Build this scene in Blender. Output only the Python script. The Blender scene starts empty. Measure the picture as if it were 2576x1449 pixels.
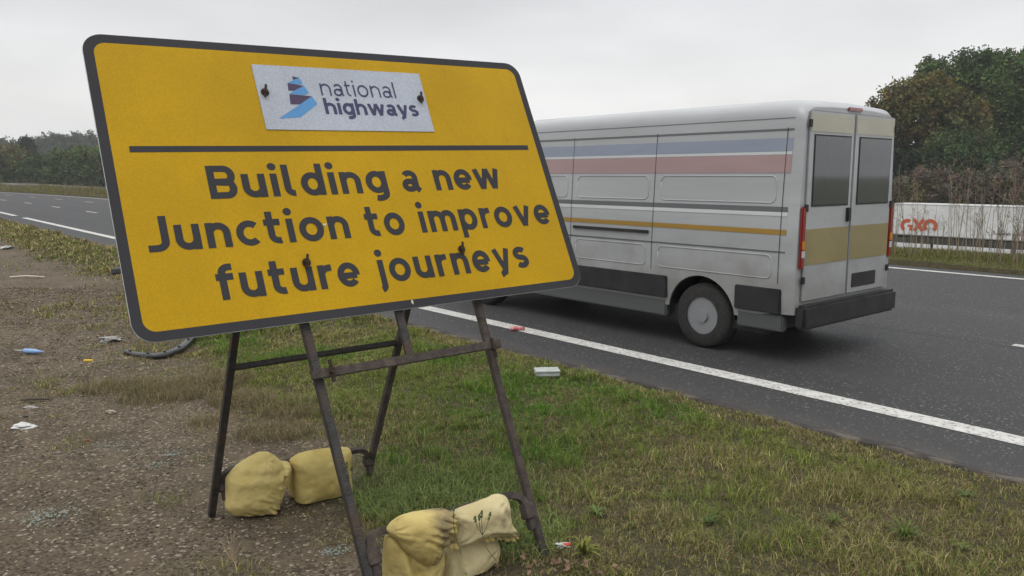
import bpy, bmesh, math, random
import numpy as np
from mathutils import Vector, Matrix

rng = np.random.default_rng(7)
random.seed(7)
SC = bpy.context.scene
COL = SC.collection
R = math.radians

# ------------------------------------------------------------ camera frame
EYE = 1.75
PITCH = math.atan(284.5 / 2003.0)
CP, SP = math.cos(PITCH), math.sin(PITCH)
def ray(x, y):
    dx, dy = (x - 1288) / 2003.0, (y - 724.5) / 2003.0
    return np.array([dx, CP - dy * SP, -dy * CP - SP])
CAM = np.array([0, 0, EYE])
def G(x, y, z=0.0):                      # point of the level z seen at a photo position
    r = ray(x, y); return CAM + r * ((z - EYE) / r[2])
def PL(x, y, o, n):                      # point of a plane
    r = ray(x, y); return CAM + r * (((np.array(o) - CAM) @ n) / (r @ n))
def DI(x, y, d):                         # point at horizontal distance d
    r = ray(x, y); return CAM + r * (d / math.hypot(r[0], r[1]))

# road frame: s across the road, Y along it, bending to the left far away
TH = R(-40.17)
XD = np.array([math.cos(TH), -math.sin(TH)]); YD = np.array([math.sin(TH), math.cos(TH)])
def bend(Y):
    Y = np.asarray(Y, float)
    q = np.clip(Y - 55, 0, 105)
    return 0.00123 * q * q + np.maximum(Y - 160, 0) * 2 * 0.00123 * 105
def W2(s, Y):
    X = np.asarray(s) - bend(Y)
    return X * XD[0] + Y * YD[0], X * XD[1] + Y * YD[1]
def RC(x, y):
    X = x * XD[0] + y * XD[1]; Y = x * YD[0] + y * YD[1]
    return X + bend(Y), Y
def sstep(a, b, x):
    t = np.clip((x - a) / (b - a), 0, 1); return t * t * (3 - 2 * t)

# value noise -------------------------------------------------------------
_T = np.random.default_rng(3).random((256, 256))
def vn(x, y):
    x = np.asarray(x, float); y = np.asarray(y, float)
    xi = np.floor(x).astype(int); yi = np.floor(y).astype(int)
    fx = x - xi; fy = y - yi; fx = fx * fx * (3 - 2 * fx); fy = fy * fy * (3 - 2 * fy)
    a = _T[xi % 256, yi % 256]; b = _T[(xi + 1) % 256, yi % 256]
    c = _T[xi % 256, (yi + 1) % 256]; d = _T[(xi + 1) % 256, (yi + 1) % 256]
    return (a * (1 - fx) + b * fx) * (1 - fy) + (c * (1 - fx) + d * fx) * fy
def fbm(x, y, o=3):
    v = 0; a = 1; t = 0
    for i in range(o):
        v = v + a * vn(x * 2 ** i + 17 * i, y * 2 ** i + 31 * i); t += a; a *= .5
    return v / t

# boundary between gravel lay-by and grass --------------------------------
BND = np.array([(-60, 95), (-30, 47), (-14.2, 22.1), (-10.5, 17.6), (-7.8, 14.6), (-6.4, 13.0), (-4.2, 8.9), (-2.75, 7.05), (-2.1, 6.1),
                (-1.45, 5.2), (-1.05, 4.85), (-.82, 4.4), (-.7, 4.0), (-.55, 3.5), (-.35, 3.2), (0.1, 2.6), (.6, 1.5), (1.5, -1), (3, -20)])
def edge_d(x, y):
    x = np.asarray(x, float); y = np.asarray(y, float)
    best = np.full(x.shape, 1e9); sg = np.zeros(x.shape)
    for (ax, ay), (bx, by) in zip(BND[:-1], BND[1:]):
        dx, dy = bx - ax, by - ay; L = dx * dx + dy * dy
        t = np.clip(((x - ax) * dx + (y - ay) * dy) / L, 0, 1)
        d = np.hypot(x - ax - t * dx, y - ay - t * dy)
        cr = dx * (y - ay) - dy * (x - ax)
        m = d < best; best = np.where(m, d, best); sg = np.where(m, np.sign(cr), sg)
    return best * sg                      # positive on the grass side
def veg(x, y):
    d = edge_d(x, y)
    v = sstep(-.55, .45, d + 1.1 * (fbm(x * 1.3, y * 1.3) - .5))
    e = np.exp(-(((x + 3.1) / 1.0) ** 2 + ((y - 6.55) / .5) ** 2))
    e2 = np.exp(-(((x + 5.6) / 1.2) ** 2 + ((y - 10.3) / .8) ** 2))
    e3 = np.exp(-(((x + 4.3) / .8) ** 2 + ((y - 9.3) / .6) ** 2))
    v = np.maximum(v, np.clip(.75 * e + .5 * e2 + .5 * e3, 0, 1) * sstep(.35, .6, fbm(x * 4, y * 4)))
    v = np.maximum(v, .35 * sstep(.62, .78, fbm(x * 2.1 + 5, y * 2.1)) * sstep(-3.5, -.5, d))
    return np.clip(v, 0, 1)

def height(s, Y):
    s = np.asarray(s, float); Y = np.asarray(Y, float)
    x, y = W2(s, Y)
    bump = (fbm(x * 1.1, y * 1.1) - .5) * .05 + (fbm(x * 4, y * 4) - .5) * .02
    v = bump * sstep(5.1, 4.6, s) * sstep(60, 30, np.abs(Y))
    dip = 1 - .75 * sstep(60, 140, Y)
    v = v - (.105 + (vn(Y * 1.3, 5.5 + 0 * Y) - .5) * .06) * sstep(4.97, 5.10, s)
    z = np.where(s < 5.14, v, -.16)
    far = -.02 + (fbm(x * .8, y * .8) - .5) * .08 - 4.9 * dip * sstep(17.6, 50, s) + 2.5 * dip * sstep(86, 125, s)
    z = np.where(s > 16.72, far, z)
    return z

# ------------------------------------------------------------ object helpers
def tag(o, label=None, cat=None, group=None, kind=None):
    if label: o['label'] = label
    if cat: o['category'] = cat
    if group: o['group'] = group
    if kind: o['kind'] = kind
    return o
def link(o, parent=None):
    COL.objects.link(o)
    if parent is not None: o.parent = parent
    return o
def mesh_np(name, V, F, mat, parent=None, colors=None, smooth=False, attrs=None):
    """V (n,3) array; F array (m,k) or list of arrays of different k"""
    me = bpy.data.meshes.new(name)
    V = np.asarray(V, np.float32)
    Fs = F if isinstance(F, list) else [F]
    Fs = [np.asarray(f, np.int32) for f in Fs if len(f)]
    nl = sum(f.size for f in Fs); npoly = sum(len(f) for f in Fs)
    me.vertices.add(len(V)); me.vertices.foreach_set('co', V.ravel())
    me.loops.add(nl); me.loops.foreach_set('vertex_index', np.concatenate([f.ravel() for f in Fs]))
    me.polygons.add(npoly)
    sizes = np.concatenate([np.full(len(f), f.shape[1]) for f in Fs])
    starts = np.concatenate([[0], np.cumsum(sizes)[:-1]]).astype(np.int32)
    me.polygons.foreach_set('loop_start', starts)
    if smooth: me.polygons.foreach_set('use_smooth', np.ones(npoly, bool))
    me.update(calc_edges=True)
    if colors is not None:
        a = me.attributes.new('col', 'FLOAT_COLOR', 'POINT')
        c = np.ones((len(V), 4), np.float32); c[:, :3] = colors
        a.data.foreach_set('color', c.ravel())
    if attrs:
        for k, v in attrs.items():
            v = np.asarray(v, np.float32)
            if v.ndim == 1:
                a = me.attributes.new(k, 'FLOAT', 'POINT'); a.data.foreach_set('value', v)
            else:
                a = me.attributes.new(k, 'FLOAT_VECTOR', 'POINT'); a.data.foreach_set('vector', v.ravel())
    if mat: me.materials.append(mat)
    o = bpy.data.objects.new(name, me)
    return link(o, parent)
class MB:
    def __init__(self): self.v = []; self.f = []
    def add(self, vs, fs):
        b = len(self.v); self.v += [tuple(map(float, q)) for q in vs]; self.f += [tuple(i + b for i in q) for q in fs]; return self
    def box(self, lo, hi, M=None):
        x0, y0, z0 = lo; x1, y1, z1 = hi
        vs = [(x0, y0, z0), (x1, y0, z0), (x1, y1, z0), (x0, y1, z0), (x0, y0, z1), (x1, y0, z1), (x1, y1, z1), (x0, y1, z1)]
        if M is not None: vs = [M @ Vector(q) for q in vs]
        return self.add(vs, [(0, 3, 2, 1), (4, 5, 6, 7), (0, 1, 5, 4), (1, 2, 6, 5), (2, 3, 7, 6), (3, 0, 4, 7)])
    def bar(self, a, b, w, d, side):
        """rectangular bar from a to b; width w along side, depth d across"""
        a = Vector(a); b = Vector(b); t = (b - a).normalized(); s = Vector(side); s = (s - t * s.dot(t)).normalized(); n = t.cross(s)
        vs = []
        for p in (a, b):
            for i, j in ((-1, -1), (1, -1), (1, 1), (-1, 1)): vs.append(p + s * i * w / 2 + n * j * d / 2)
        return self.add(vs, [(3, 2, 1, 0), (4, 5, 6, 7), (0, 1, 5, 4), (1, 2, 6, 5), (2, 3, 7, 6), (3, 0, 4, 7)])
    def tube(self, pts, r, n=8):
        pts = [Vector(p) for p in pts]; rs = r if hasattr(r, '__len__') else [r] * len(pts)
        vs = []; fs = []; prev = None
        for i, p in enumerate(pts):
            t = (pts[min(i + 1, len(pts) - 1)] - pts[max(i - 1, 0)]).normalized()
            if prev is None:
                s = t.cross(Vector((0, 0, 1)));
                if s.length < .1: s = t.cross(Vector((1, 0, 0)))
            else: s = prev - t * prev.dot(t)
            s.normalize(); prev = s; u = t.cross(s)
            for k in range(n):
                a = 2 * math.pi * k / n; vs.append(p + (s * math.cos(a) + u * math.sin(a)) * rs[i])
        for i in range(len(pts) - 1):
            for k in range(n):
                k2 = (k + 1) % n; fs.append((i * n + k, i * n + k2, (i + 1) * n + k2, (i + 1) * n + k))
        fs.append(tuple(range(n))[::-1]); fs.append(tuple(range((len(pts) - 1) * n, len(pts) * n)))
        return self.add(vs, fs)
    def cyl(self, c, axis, r, h, n=24, r2=None):
        a = Vector(axis).normalized(); c = Vector(c)
        return self.tube([c - a * h / 2, c + a * h / 2], [r, r if r2 is None else r2], n)
    def build(self, name, mat, parent=None, bevel=0, smooth=False):
        me = bpy.data.meshes.new(name); me.from_pydata(self.v, [], self.f); me.validate(); me.update()
        if bevel:
            bm = bmesh.new(); bm.from_mesh(me)
            bmesh.ops.recalc_face_normals(bm, faces=bm.faces)
            es = [e for e in bm.edges if len(e.link_faces) == 2 and e.calc_face_angle(0) > .5]
            bmesh.ops.bevel(bm, geom=es, offset=bevel, segments=2, affect='EDGES', clamp_overlap=True); bm.to_mesh(me); bm.free()
        if smooth:
            for p in me.polygons: p.use_smooth = True
        me.materials.append(mat)
        return link(bpy.data.objects.new(name, me), parent)
def empty(name, loc=(0, 0, 0)):
    o = bpy.data.objects.new(name, None); COL.objects.link(o); o.location = loc
    o.empty_display_size = .1
    return o
def keep(parent, child):                  # parent without moving the child (parents only carry a location)
    child.parent = parent; child.matrix_parent_inverse = Matrix.Translation(-Vector(parent.location)) @ Matrix.Identity(4)
    return child
def up(root):                             # children were built in world coordinates: undo the root's offset
    for c in root.children:
        c.matrix_parent_inverse = Matrix.Translation(-Vector(root.location))

# ------------------------------------------------------------ materials
def nmat(name, c1, c2=None, scale=5, rough=.7, bump=0, bscale=60, metal=0, spec=.4, c3=None, s3=2, t3=(.55, .7), lo=.35, hi=.65, stretch=(1, 1, 1), detail=4, coat=0):
    m = bpy.data.materials.new(name); m.use_nodes = True; nt = m.node_tree; N = nt.nodes; L = nt.links
    b = N['Principled BSDF']; b.inputs['Roughness'].default_value = rough; b.inputs['Metallic'].default_value = metal
    b.inputs['Specular IOR Level'].default_value = spec; b.inputs['Coat Weight'].default_value = coat
    tc = N.new('ShaderNodeTexCoord'); mp = N.new('ShaderNodeMapping'); mp.inputs['Scale'].default_value = stretch
    L.new(tc.outputs['Object'], mp.inputs[0])
    col = None
    def nz(sc, a, bb, det=detail):
        n = N.new('ShaderNodeTexNoise'); n.inputs['Scale'].default_value = sc; n.inputs['Detail'].default_value = det
        L.new(mp.outputs[0], n.inputs['Vector'])
        r = N.new('ShaderNodeMapRange'); r.inputs[1].default_value = a; r.inputs[2].default_value = bb
        L.new(n.outputs[0], r.inputs[0]); return r.outputs[0]
    def mix(f, A, B):
        x = N.new('ShaderNodeMix'); x.data_type = 'RGBA'; L.new(f, x.inputs[0])
        for s, v in ((6, A), (7, B)):
            if isinstance(v, (tuple, list)): x.inputs[s].default_value = (*v[:3], 1)
            else: L.new(v, x.inputs[s])
        return x.outputs[2]
    b.inputs['Base Color'].default_value = (*c1, 1)
    cur = c1
    if c2: cur = mix(nz(scale, lo, hi), c1, c2)
    if c3: cur = mix(nz(s3, *t3), cur, c3)
    if not isinstance(cur, tuple): L.new(cur, b.inputs['Base Color'])
    if bump:
        n = N.new('ShaderNodeTexNoise'); n.inputs['Scale'].default_value = bscale; n.inputs['Detail'].default_value = 3
        L.new(mp.outputs[0], n.inputs['Vector'])
        bp = N.new('ShaderNodeBump'); bp.inputs['Strength'].default_value = min(bump, 1); bp.inputs['Distance'].default_value = .01
        L.new(n.outputs[0], bp.inputs['Height']); L.new(bp.outputs[0], b.inputs['Normal'])
    return m
def colmat(name, rough=.75, trans=.0, spec=.2):
    m = bpy.data.materials.new(name); m.use_nodes = True; nt = m.node_tree; N = nt.nodes; L = nt.links
    b = N['Principled BSDF']; b.inputs['Roughness'].default_value = rough; b.inputs['Specular IOR Level'].default_value = spec
    a = N.new('ShaderNodeAttribute'); a.attribute_name = 'col'
    L.new(a.outputs['Color'], b.inputs['Base Color'])
    if trans:
        t = N.new('ShaderNodeBsdfTranslucent'); L.new(a.outputs['Color'], t.inputs[0])
        mx = N.new('ShaderNodeMixShader'); mx.inputs[0].default_value = trans
        L.new(b.outputs[0], mx.inputs[1]); L.new(t.outputs[0], mx.inputs[2]); L.new(mx.outputs[0], N['Material Output'].inputs[0])
    return m

M_grass = colmat('grass_blades', .7, .25)
M_leaf = colmat('leaves', .7, .2)
M_stone = colmat('stones', .85)
M_bark = nmat('bark', (.09, .075, .055), (.05, .04, .03), 8, .9, .5, 20)

def ground_mat():
    m = bpy.data.materials.new('earth'); m.use_nodes = True; nt = m.node_tree; N = nt.nodes; L = nt.links
    b = N['Principled BSDF']; b.inputs['Roughness'].default_value = .92; b.inputs['Specular IOR Level'].default_value = .15
    tc = N.new('ShaderNodeTexCoord')
    def nz(sc, a, bb, det=5):
        n = N.new('ShaderNodeTexNoise'); n.inputs['Scale'].default_value = sc; n.inputs['Detail'].default_value = det
        L.new(tc.outputs['Object'], n.inputs['Vector'])
        r = N.new('ShaderNodeMapRange'); r.inputs[1].default_value = a; r.inputs[2].default_value = bb
        L.new(n.outputs[0], r.inputs[0]); return r.outputs[0]
    def mix(f, A, B):
        x = N.new('ShaderNodeMix'); x.data_type = 'RGBA'; L.new(f, x.inputs[0])
        for s, v in ((6, A), (7, B)):
            if isinstance(v, tuple): x.inputs[s].default_value = (*v, 1)
            else: L.new(v, x.inputs[s])
        return x.outputs[2]
    g = mix(nz(1.1, .35, .65), (.088, .068, .046), (.148, .119, .084))
    g = mix(nz(45, .42, .62, 2), g, (.052, .041, .029))
    g = mix(nz(5, .5, .66), g, (.112, .087, .058))
    v = N.new('ShaderNodeTexVoronoi'); v.inputs['Scale'].default_value = 70; L.new(tc.outputs['Object'], v.inputs['Vector'])
    r = N.new('ShaderNodeMapRange'); r.inputs[1].default_value = .80; r.inputs[2].default_value = .86
    L.new(v.outputs['Color'], r.inputs[0]); g = mix(r.outputs[0], g, (.27, .225, .17))
    v2 = N.new('ShaderNodeTexVoronoi'); v2.inputs['Scale'].default_value = 28; L.new(tc.outputs['Object'], v2.inputs['Vector'])
    r2 = N.new('ShaderNodeMapRange'); r2.inputs[1].default_value = .9; r2.inputs[2].default_value = .93
    L.new(v2.outputs['Color'], r2.inputs[0]); g = mix(r2.outputs[0], g, (.145, .118, .086))
    soil = mix(nz(9, .35, .65), (.050, .046, .022), (.095, .075, .040))
    soil = mix(nz(60, .4, .6), soil, (.036, .032, .018))
    a = N.new('ShaderNodeAttribute'); a.attribute_name = 'veg'
    fin = mix(a.outputs['Fac'], g, soil)
    a2 = N.new('ShaderNodeAttribute'); a2.attribute_name = 'field'
    fin = mix(a2.outputs['Fac'], fin, (.10, .105, .04))
    L.new(fin, b.inputs['Base Color'])
    bn = N.new('ShaderNodeTexNoise'); bn.inputs['Scale'].default_value = 55; bn.inputs['Detail'].default_value = 4; L.new(tc.outputs['Object'], bn.inputs['Vector'])
    bp = N.new('ShaderNodeBump'); bp.inputs['Strength'].default_value = .8; bp.inputs['Distance'].default_value = .012
    L.new(bn.outputs[0], bp.inputs['Height']); L.new(bp.outputs[0], b.inputs['Normal'])
    return m
def road_mat(name='asphalt'):
    m = bpy.data.materials.new(name); m.use_nodes = True; nt = m.node_tree; N = nt.nodes; L = nt.links
    b = N['Principled BSDF']; b.inputs['Roughness'].default_value = .75; b.inputs['Specular IOR Level'].default_value = .32
    a = N.new('ShaderNodeAttribute'); a.attribute_name = 'rc'
    tc = N.new('ShaderNodeTexCoord')
    def nz(vec, sc, lo, hi, det=3, mapping=None):
        n = N.new('ShaderNodeTexNoise'); n.inputs['Scale'].default_value = sc; n.inputs['Detail'].default_value = det
        if mapping:
            mp = N.new('ShaderNodeMapping'); mp.inputs['Scale'].default_value = mapping; L.new(vec, mp.inputs[0]); vec = mp.outputs[0]
        L.new(vec, n.inputs['Vector'])
        r = N.new('ShaderNodeMapRange'); r.inputs[1].default_value = lo; r.inputs[2].default_value = hi
        L.new(n.outputs[0], r.inputs[0]); return r.outputs[0]
    def mix(f, A, B):
        x = N.new('ShaderNodeMix'); x.data_type = 'RGBA'; L.new(f, x.inputs[0])
        for s, v in ((6, A), (7, B)):
            if isinstance(v, tuple): x.inputs[s].default_value = (*v, 1)
            else: L.new(v, x.inputs[s])
        return x.outputs[2]
    c = mix(nz(a.outputs['Vector'], 1.0, .35, .65, 3, (1.6, .06, 1)), (.044, .044, .045), (.062, .062, .063))
    c = mix(nz(a.outputs['Vector'], 1.0, .4, .7, 4, (.8, .8, 1)), c, (.050, .049, .049))
    c = mix(nz(tc.outputs['Object'], 90, .45, .6, 2), c, (.016, .016, .017))
    v = N.new('ShaderNodeTexVoronoi'); v.inputs['Scale'].default_value = 65; L.new(tc.outputs['Object'], v.inputs['Vector'])
    r = N.new('ShaderNodeMapRange'); r.inputs[1].default_value = .80; r.inputs[2].default_value = .88
    L.new(v.outputs['Color'], r.inputs[0]); c = mix(r.outputs[0], c, (.14, .14, .138))
    sx = N.new('ShaderNodeSeparateXYZ'); L.new(a.outputs['Vector'], sx.inputs[0])
    def mth(op, A, B=None):
        q = N.new('ShaderNodeMath'); q.operation = op
        for i, v in enumerate((A, B)):
            if v is None: continue
            if isinstance(v, (int, float)): q.inputs[i].default_value = v
            else: L.new(v, q.inputs[i])
        return q.outputs[0]
    tr = mth('MULTIPLY', mth('ADD', mth('COSINE', mth('MULTIPLY', mth('SUBTRACT', sx.outputs[0], 7.25), 2 * math.pi / 1.76)), 1.0), .30)
    c = mix(mth('MULTIPLY', tr, nz(a.outputs['Vector'], 1.0, .25, .6, 3, (.5, .05, 1))), c, (.036, .036, .037))
    jn = mth('LESS_THAN', mth('ABSOLUTE', mth('SUBTRACT', sx.outputs[0], 9.60)), .018)
    c = mix(mth('MULTIPLY', jn, .75), c, (.012, .012, .012))
    # dusty gutter beside the verge
    r3 = N.new('ShaderNodeMapRange'); r3.inputs[1].default_value = 5.7; r3.inputs[2].default_value = 5.2; L.new(sx.outputs[0], r3.inputs[0])
    mu = N.new('ShaderNodeMath'); mu.operation = 'MULTIPLY'; L.new(r3.outputs[0], mu.inputs[0]); L.new(nz(a.outputs['Vector'], 3, .3, .6), mu.inputs[1])
    c = mix(mu.outputs[0], c, (.075, .064, .052))
    L.new(c, b.inputs['Base Color'])
    bn = N.new('ShaderNodeTexNoise'); bn.inputs['Scale'].default_value = 80; bn.inputs['Detail'].default_value = 2; L.new(tc.outputs['Object'], bn.inputs['Vector'])
    bp = N.new('ShaderNodeBump'); bp.inputs['Strength'].default_value = .7; bp.inputs['Distance'].default_value = .006
    L.new(bn.outputs[0], bp.inputs['Height']); L.new(bp.outputs[0], b.inputs['Normal'])
    return m
M_road = road_mat()
M_ground = ground_mat()
M_paint = nmat('road_paint', (.56, .55, .52), (.44, .43, .40), 9, .7, .5, 60, c3=(.20, .195, .18), s3=34, t3=(.54, .66))

# ------------------------------------------------------------ ground sheet, roads, markings
def grid(name, ss, Ys, zf, mat, kind='structure', attrs=False, far=False):
    S, Y = np.meshgrid(np.array(ss, float), np.array(Ys, float)); x, y = W2(S, Y); z = zf(S, Y)
    V = np.stack([x, y, z + 0 * x], -1).reshape(-1, 3)
    n, mm = len(Ys), len(ss); i = np.arange((n - 1) * mm).reshape(n - 1, mm)[:, :-1].ravel()
    F = np.stack([i, i + 1, i + mm + 1, i + mm], 1)
    at = {'rc': np.stack([S, Y, 0 * S], -1).reshape(-1, 3)}
    if attrs:
        vg = np.where(S > 5.6, 1.0, veg(x, y)); at['veg'] = vg.ravel()
        at['field'] = (sstep(16.7, 17.5, S) * .85).ravel()
    o = mesh_np(name, V, F, mat, attrs=at, smooth=True)
    if kind: o['kind'] = kind
    return o
ss = [-900, -400, -150, -60, -30, -20, -15] + list(np.arange(-12, 5.11, .16)) + [5.135, 5.15, 8, 12, 16, 16.70, 16.73, 17.2, 18, 19, 20, 20.6] + \
     list(np.arange(22, 60, 3)) + [62, 70, 84, 88, 95, 105, 115, 125, 160, 250, 400, 700, 1500]
Ys = [-800, -300, -100, -40, -15, -6] + list(np.arange(-4, 24, .16)) + list(np.arange(24, 60, 1.5)) + list(np.arange(60, 170, 6)) + [180, 210, 250, 300, 400, 550, 800, 1500]
grid('ground', ss, Ys, height, M_ground, attrs=True)
YR = [-300, -100, -40, -15] + list(np.arange(-8, 60, 2)) + list(np.arange(60, 200, 4)) + [220, 260, 320, 400, 520]
grid('road', [5.16, 5.6, 6.5, 8, 9.7, 11.5, 13.3, 15, 16.3, 16.74], YR, lambda s, Y: -.10 + 0 * s, M_road)
grid('opposite_road', [64, 68, 72, 78, 84], YR, lambda s, Y: height(s, Y) + .06, M_road)
def strip(mb, s0, s1, y0, y1, z=-.096):
    ys = np.arange(y0, y1, 2.5).tolist() + [y1]
    for a, b in zip(ys[:-1], ys[1:]):
        p = [W2(s0, a), W2(s1, a), W2(s1, b), W2(s0, b)]
        mb.add([(float(q[0]), float(q[1]), z) for q in p], [(0, 1, 2, 3)])
# near edge line: ribbed thermoplastic cast in blocks
mb = MB(); yy = -14.0
while yy < 40.2:
    strip(mb, 6.09, 6.31, yy, min(yy + .997, 40.3)); yy += 1.0
strip(mb, 6.09, 6.31, 42.5, 200)
mb.build('near_edge_line', M_paint)['kind'] = 'structure'
mb = MB(); strip(mb, 16.02, 16.19, -60, 240); mb.build('far_edge_line', M_paint)['kind'] = 'structure'
mb = MB()
for k in range(-9, 16):
    strip(mb, 9.67, 9.80, 43.1 + 8.46 * k, 45.3 + 8.46 * k)
    strip(mb, 13.24, 13.37, 43.0 + 8.4 * k, 45.2 + 8.4 * k)
mb.build('lane_lines', M_paint)['kind'] = 'structure'
# low broken kerb edging
M_kerb = nmat('kerb_stone', (.050, .042, .036), (.026, .022, .019), 14, .95, .8, 40, c3=(.10, .085, .068), s3=5, t3=(.5, .62))
V = []; F = []
ky = np.arange(-10, 90, .12)
for i, Y in enumerate(ky):
    w = (vn(Y * 1.7, 3.3) - .5) * .06 + (vn(Y * 7, 8.3) - .5) * .03; t = (vn(Y * 1.1, 9.3) - .5) * .035
    for s, z in ((5.115 + w, -.16), (5.125 + w, -.030 + t), (5.15 + w, -.022 + t), (5.27 + w, -.045 + t * .5), (5.285 + w, -.13)):
        x, y = W2(s, Y); V.append((float(x), float(y), z))
    if i:
        for k in range(4): F.append((5 * i - 5 + k, 5 * i - 4 + k, 5 * i + 1 + k, 5 * i + k))
mesh_np('kerb', V, np.array(F), M_kerb)['kind'] = 'structure'

# ------------------------------------------------------------ grass
def in_view(x, y, z=0, mg=520):
    zc = y * CP + (EYE - z) * SP; yc = -y * SP + (EYE - z) * CP
    px = 1288 + 2003 * x / np.maximum(zc, .01); py = 724.5 + 2003 * yc / np.maximum(zc, .01)
    return (zc > .3) & (px > -mg) & (px < 2576 + mg) & (py < 1449 + 420)
LUSH = np.array([.105, .205, .026]); OLIVE = np.array([.175, .215, .045]); STRAW = np.array([.38, .32, .145]); RUST = np.array([.17, .115, .06])
def blades(P, h, w, lean, c, az=None):
    """P (n,3) roots; tapered bent blades"""
    n = len(P); az = rng.random(n) * 2 * np.pi if az is None else az; face = rng.random(n) * 2 * np.pi
    dx, dy = np.cos(az) * lean * h, np.sin(az) * lean * h
    sx, sy = np.cos(face) * w / 2, np.sin(face) * w / 2
    V = np.zeros((n, 5, 3)); 
    V[:, 0] = P + np.stack([-sx, -sy, -.01 + 0 * h], 1); V[:, 1] = P + np.stack([sx, sy, -.01 + 0 * h], 1)
    m = P + np.stack([dx * .35, dy * .35, h * .6], 1)
    V[:, 2] = m + np.stack([sx * .8, sy * .8, 0 * h], 1); V[:, 3] = m - np.stack([sx * .8, sy * .8, 0 * h], 1)
    V[:, 4] = P + np.stack([dx, dy, h * (1 - .25 * np.minimum(lean, 1.5))], 1)
    b = np.arange(n) * 5
    return V.reshape(-1, 3), np.stack([b, b + 1, b + 2, b + 3], 1), np.stack([b + 3, b + 2, b + 4], 1), np.repeat(c, 5, 0)
def build_blades(name, parts, mat):
    V = []; Q = []; T = []; C = []; o = 0
    for v, q, t, c in parts:
        V.append(v); Q.append(q + o); T.append(t + o); C.append(c); o += len(v)
    return mesh_np(name, np.concatenate(V), [np.concatenate(Q), np.concatenate(T)], mat, colors=np.concatenate(C))
def gcol(x, y, n, dryb=0):
    lu = sstep(.42, .66, fbm(x * .9 + 40, y * .9)) ; dr = sstep(.40, .70, fbm(x * 1.7, y * 1.7 + 9) + dryb)
    ctr = np.exp(-(((x - .05) / .8) ** 2 + ((y - 5.9) / 1.5) ** 2))      # greener patch behind the sign's frame
    lu = np.clip(lu * .7 + 1.0 * ctr, 0, 1); dr = np.clip(dr - .8 * ctr, 0, 1)
    r = rng.random(n)
    c = OLIVE[None] * (1 - lu[:, None]) + LUSH[None] * lu[:, None]
    st = (r < .08 + .44 * dr)[:, None]
    c = np.where(st, STRAW[None] * (.55 + .6 * rng.random((n, 1))), c)
    ru = (r > .965 - .10 * dr - .35 * np.clip(np.asarray(dryb) - .2, 0, .5))[:, None]
    c = np.where(ru, RUST[None], c)
    return c * (.55 + .85 * rng.random((n, 1)))
parts = []
def verge_zone(n, smin, smax, ymin, ymax, hs, ws):
    nt = n // 16; ts = rng.uniform(smin, smax, nt); tY = rng.uniform(ymin, ymax, nt); tr = rng.uniform(.012, .05, nt); tc_ = rng.uniform(.7, 1.3, nt); th = rng.uniform(.6, 1.45, nt)
    k = rng.integers(0, nt, n); az = rng.random(n) * 2 * np.pi; rr = np.sqrt(rng.random(n)) * tr[k]; lone = rng.random(n) < .35
    s = np.where(lone, rng.uniform(smin, smax, n), ts[k] + rr * np.cos(az)); Y = np.where(lone, rng.uniform(ymin, ymax, n), tY[k] + rr * np.sin(az)); x, y = W2(s, Y)
    tcol = np.where(lone, 1.0, tc_[k]); thh = np.where(lone, .75, th[k]); az = az + TH
    d = np.hypot(x, y)
    vg = veg(x, y)
    keepm = in_view(x, y) & (s < 4.99 + .07 * vn(Y * 3, Y * 0 + 2)) & (rng.random(n) < vg ** 1.4) & (rng.random(n) < .35 + .65 * sstep(.3, .5, fbm(x * 6, y * 6)))
    s, Y, x, y, d, vg, tcol, thh, az = [q[keepm] for q in (s, Y, x, y, d, vg, tcol, thh, az)]
    m = len(x); z = height(np.minimum(s, 5.1), Y)
    tuft = sstep(.45, .75, fbm(x * 3.1 + 3, y * 3.1)) 
    edge = sstep(4.3, 5.1, s)
    h = rng.uniform(.45, 1.15, m) * hs * (.55 + .9 * tuft) * (.55 + .45 * vg) * (1 - .15 * sstep(4.8, 5.0, s))
    h = h * thh; w = rng.uniform(.7, 1.3, m) * ws * np.maximum(1, d / 4.5)
    dry = .38 * sstep(4.55, 5.0, s) - .04 + .32 * sstep(.95, .35, vg) + .38 * sstep(7, 14, Y) + .10 * sstep(2.0, 3.6, s) * sstep(5, 3, Y)
    parts.append(blades(np.stack([x, y, z], 1), h, w, rng.uniform(.2, 1.5, m), gcol(x, y, m, dry) * tcol[:, None], az))
verge_zone(760000, -3.2, 5.1, -.6, 8, .054, .0031)
verge_zone(190000, -2, 5.2, 8, 16, .075, .0040)
verge_zone(120000, -4, 5.2, 16, 40, .10, .0050)
verge_zone(30000, -4, 5.2, 40, 75, .14, .008)
def thatch(n, ymin, ymax):
    s = rng.uniform(-2, 5.0, n); Y = rng.uniform(ymin, ymax, n); x, y = W2(s, Y); vg = veg(x, y)
    k = in_view(x, y) & (rng.random(n) < vg) & (fbm(x * 2.4 + 12, y * 2.4) > .5); s, Y, x, y = s[k], Y[k], x[k], y[k]; m = len(x); d = np.hypot(x, y)
    parts.append(blades(np.stack([x, y, height(np.minimum(s, 5.1), Y) + .004], 1), rng.uniform(.012, .028, m), .0028 * np.maximum(1, d / 4.5) * rng.uniform(.7, 1.3, m), rng.uniform(1.8, 4.0, m), np.where(rng.random((m, 1)) < .6, STRAW[None] * .75, RUST[None]) * rng.uniform(.6, 1.2, (m, 1))))
thatch(160000, -.5, 9)
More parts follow.
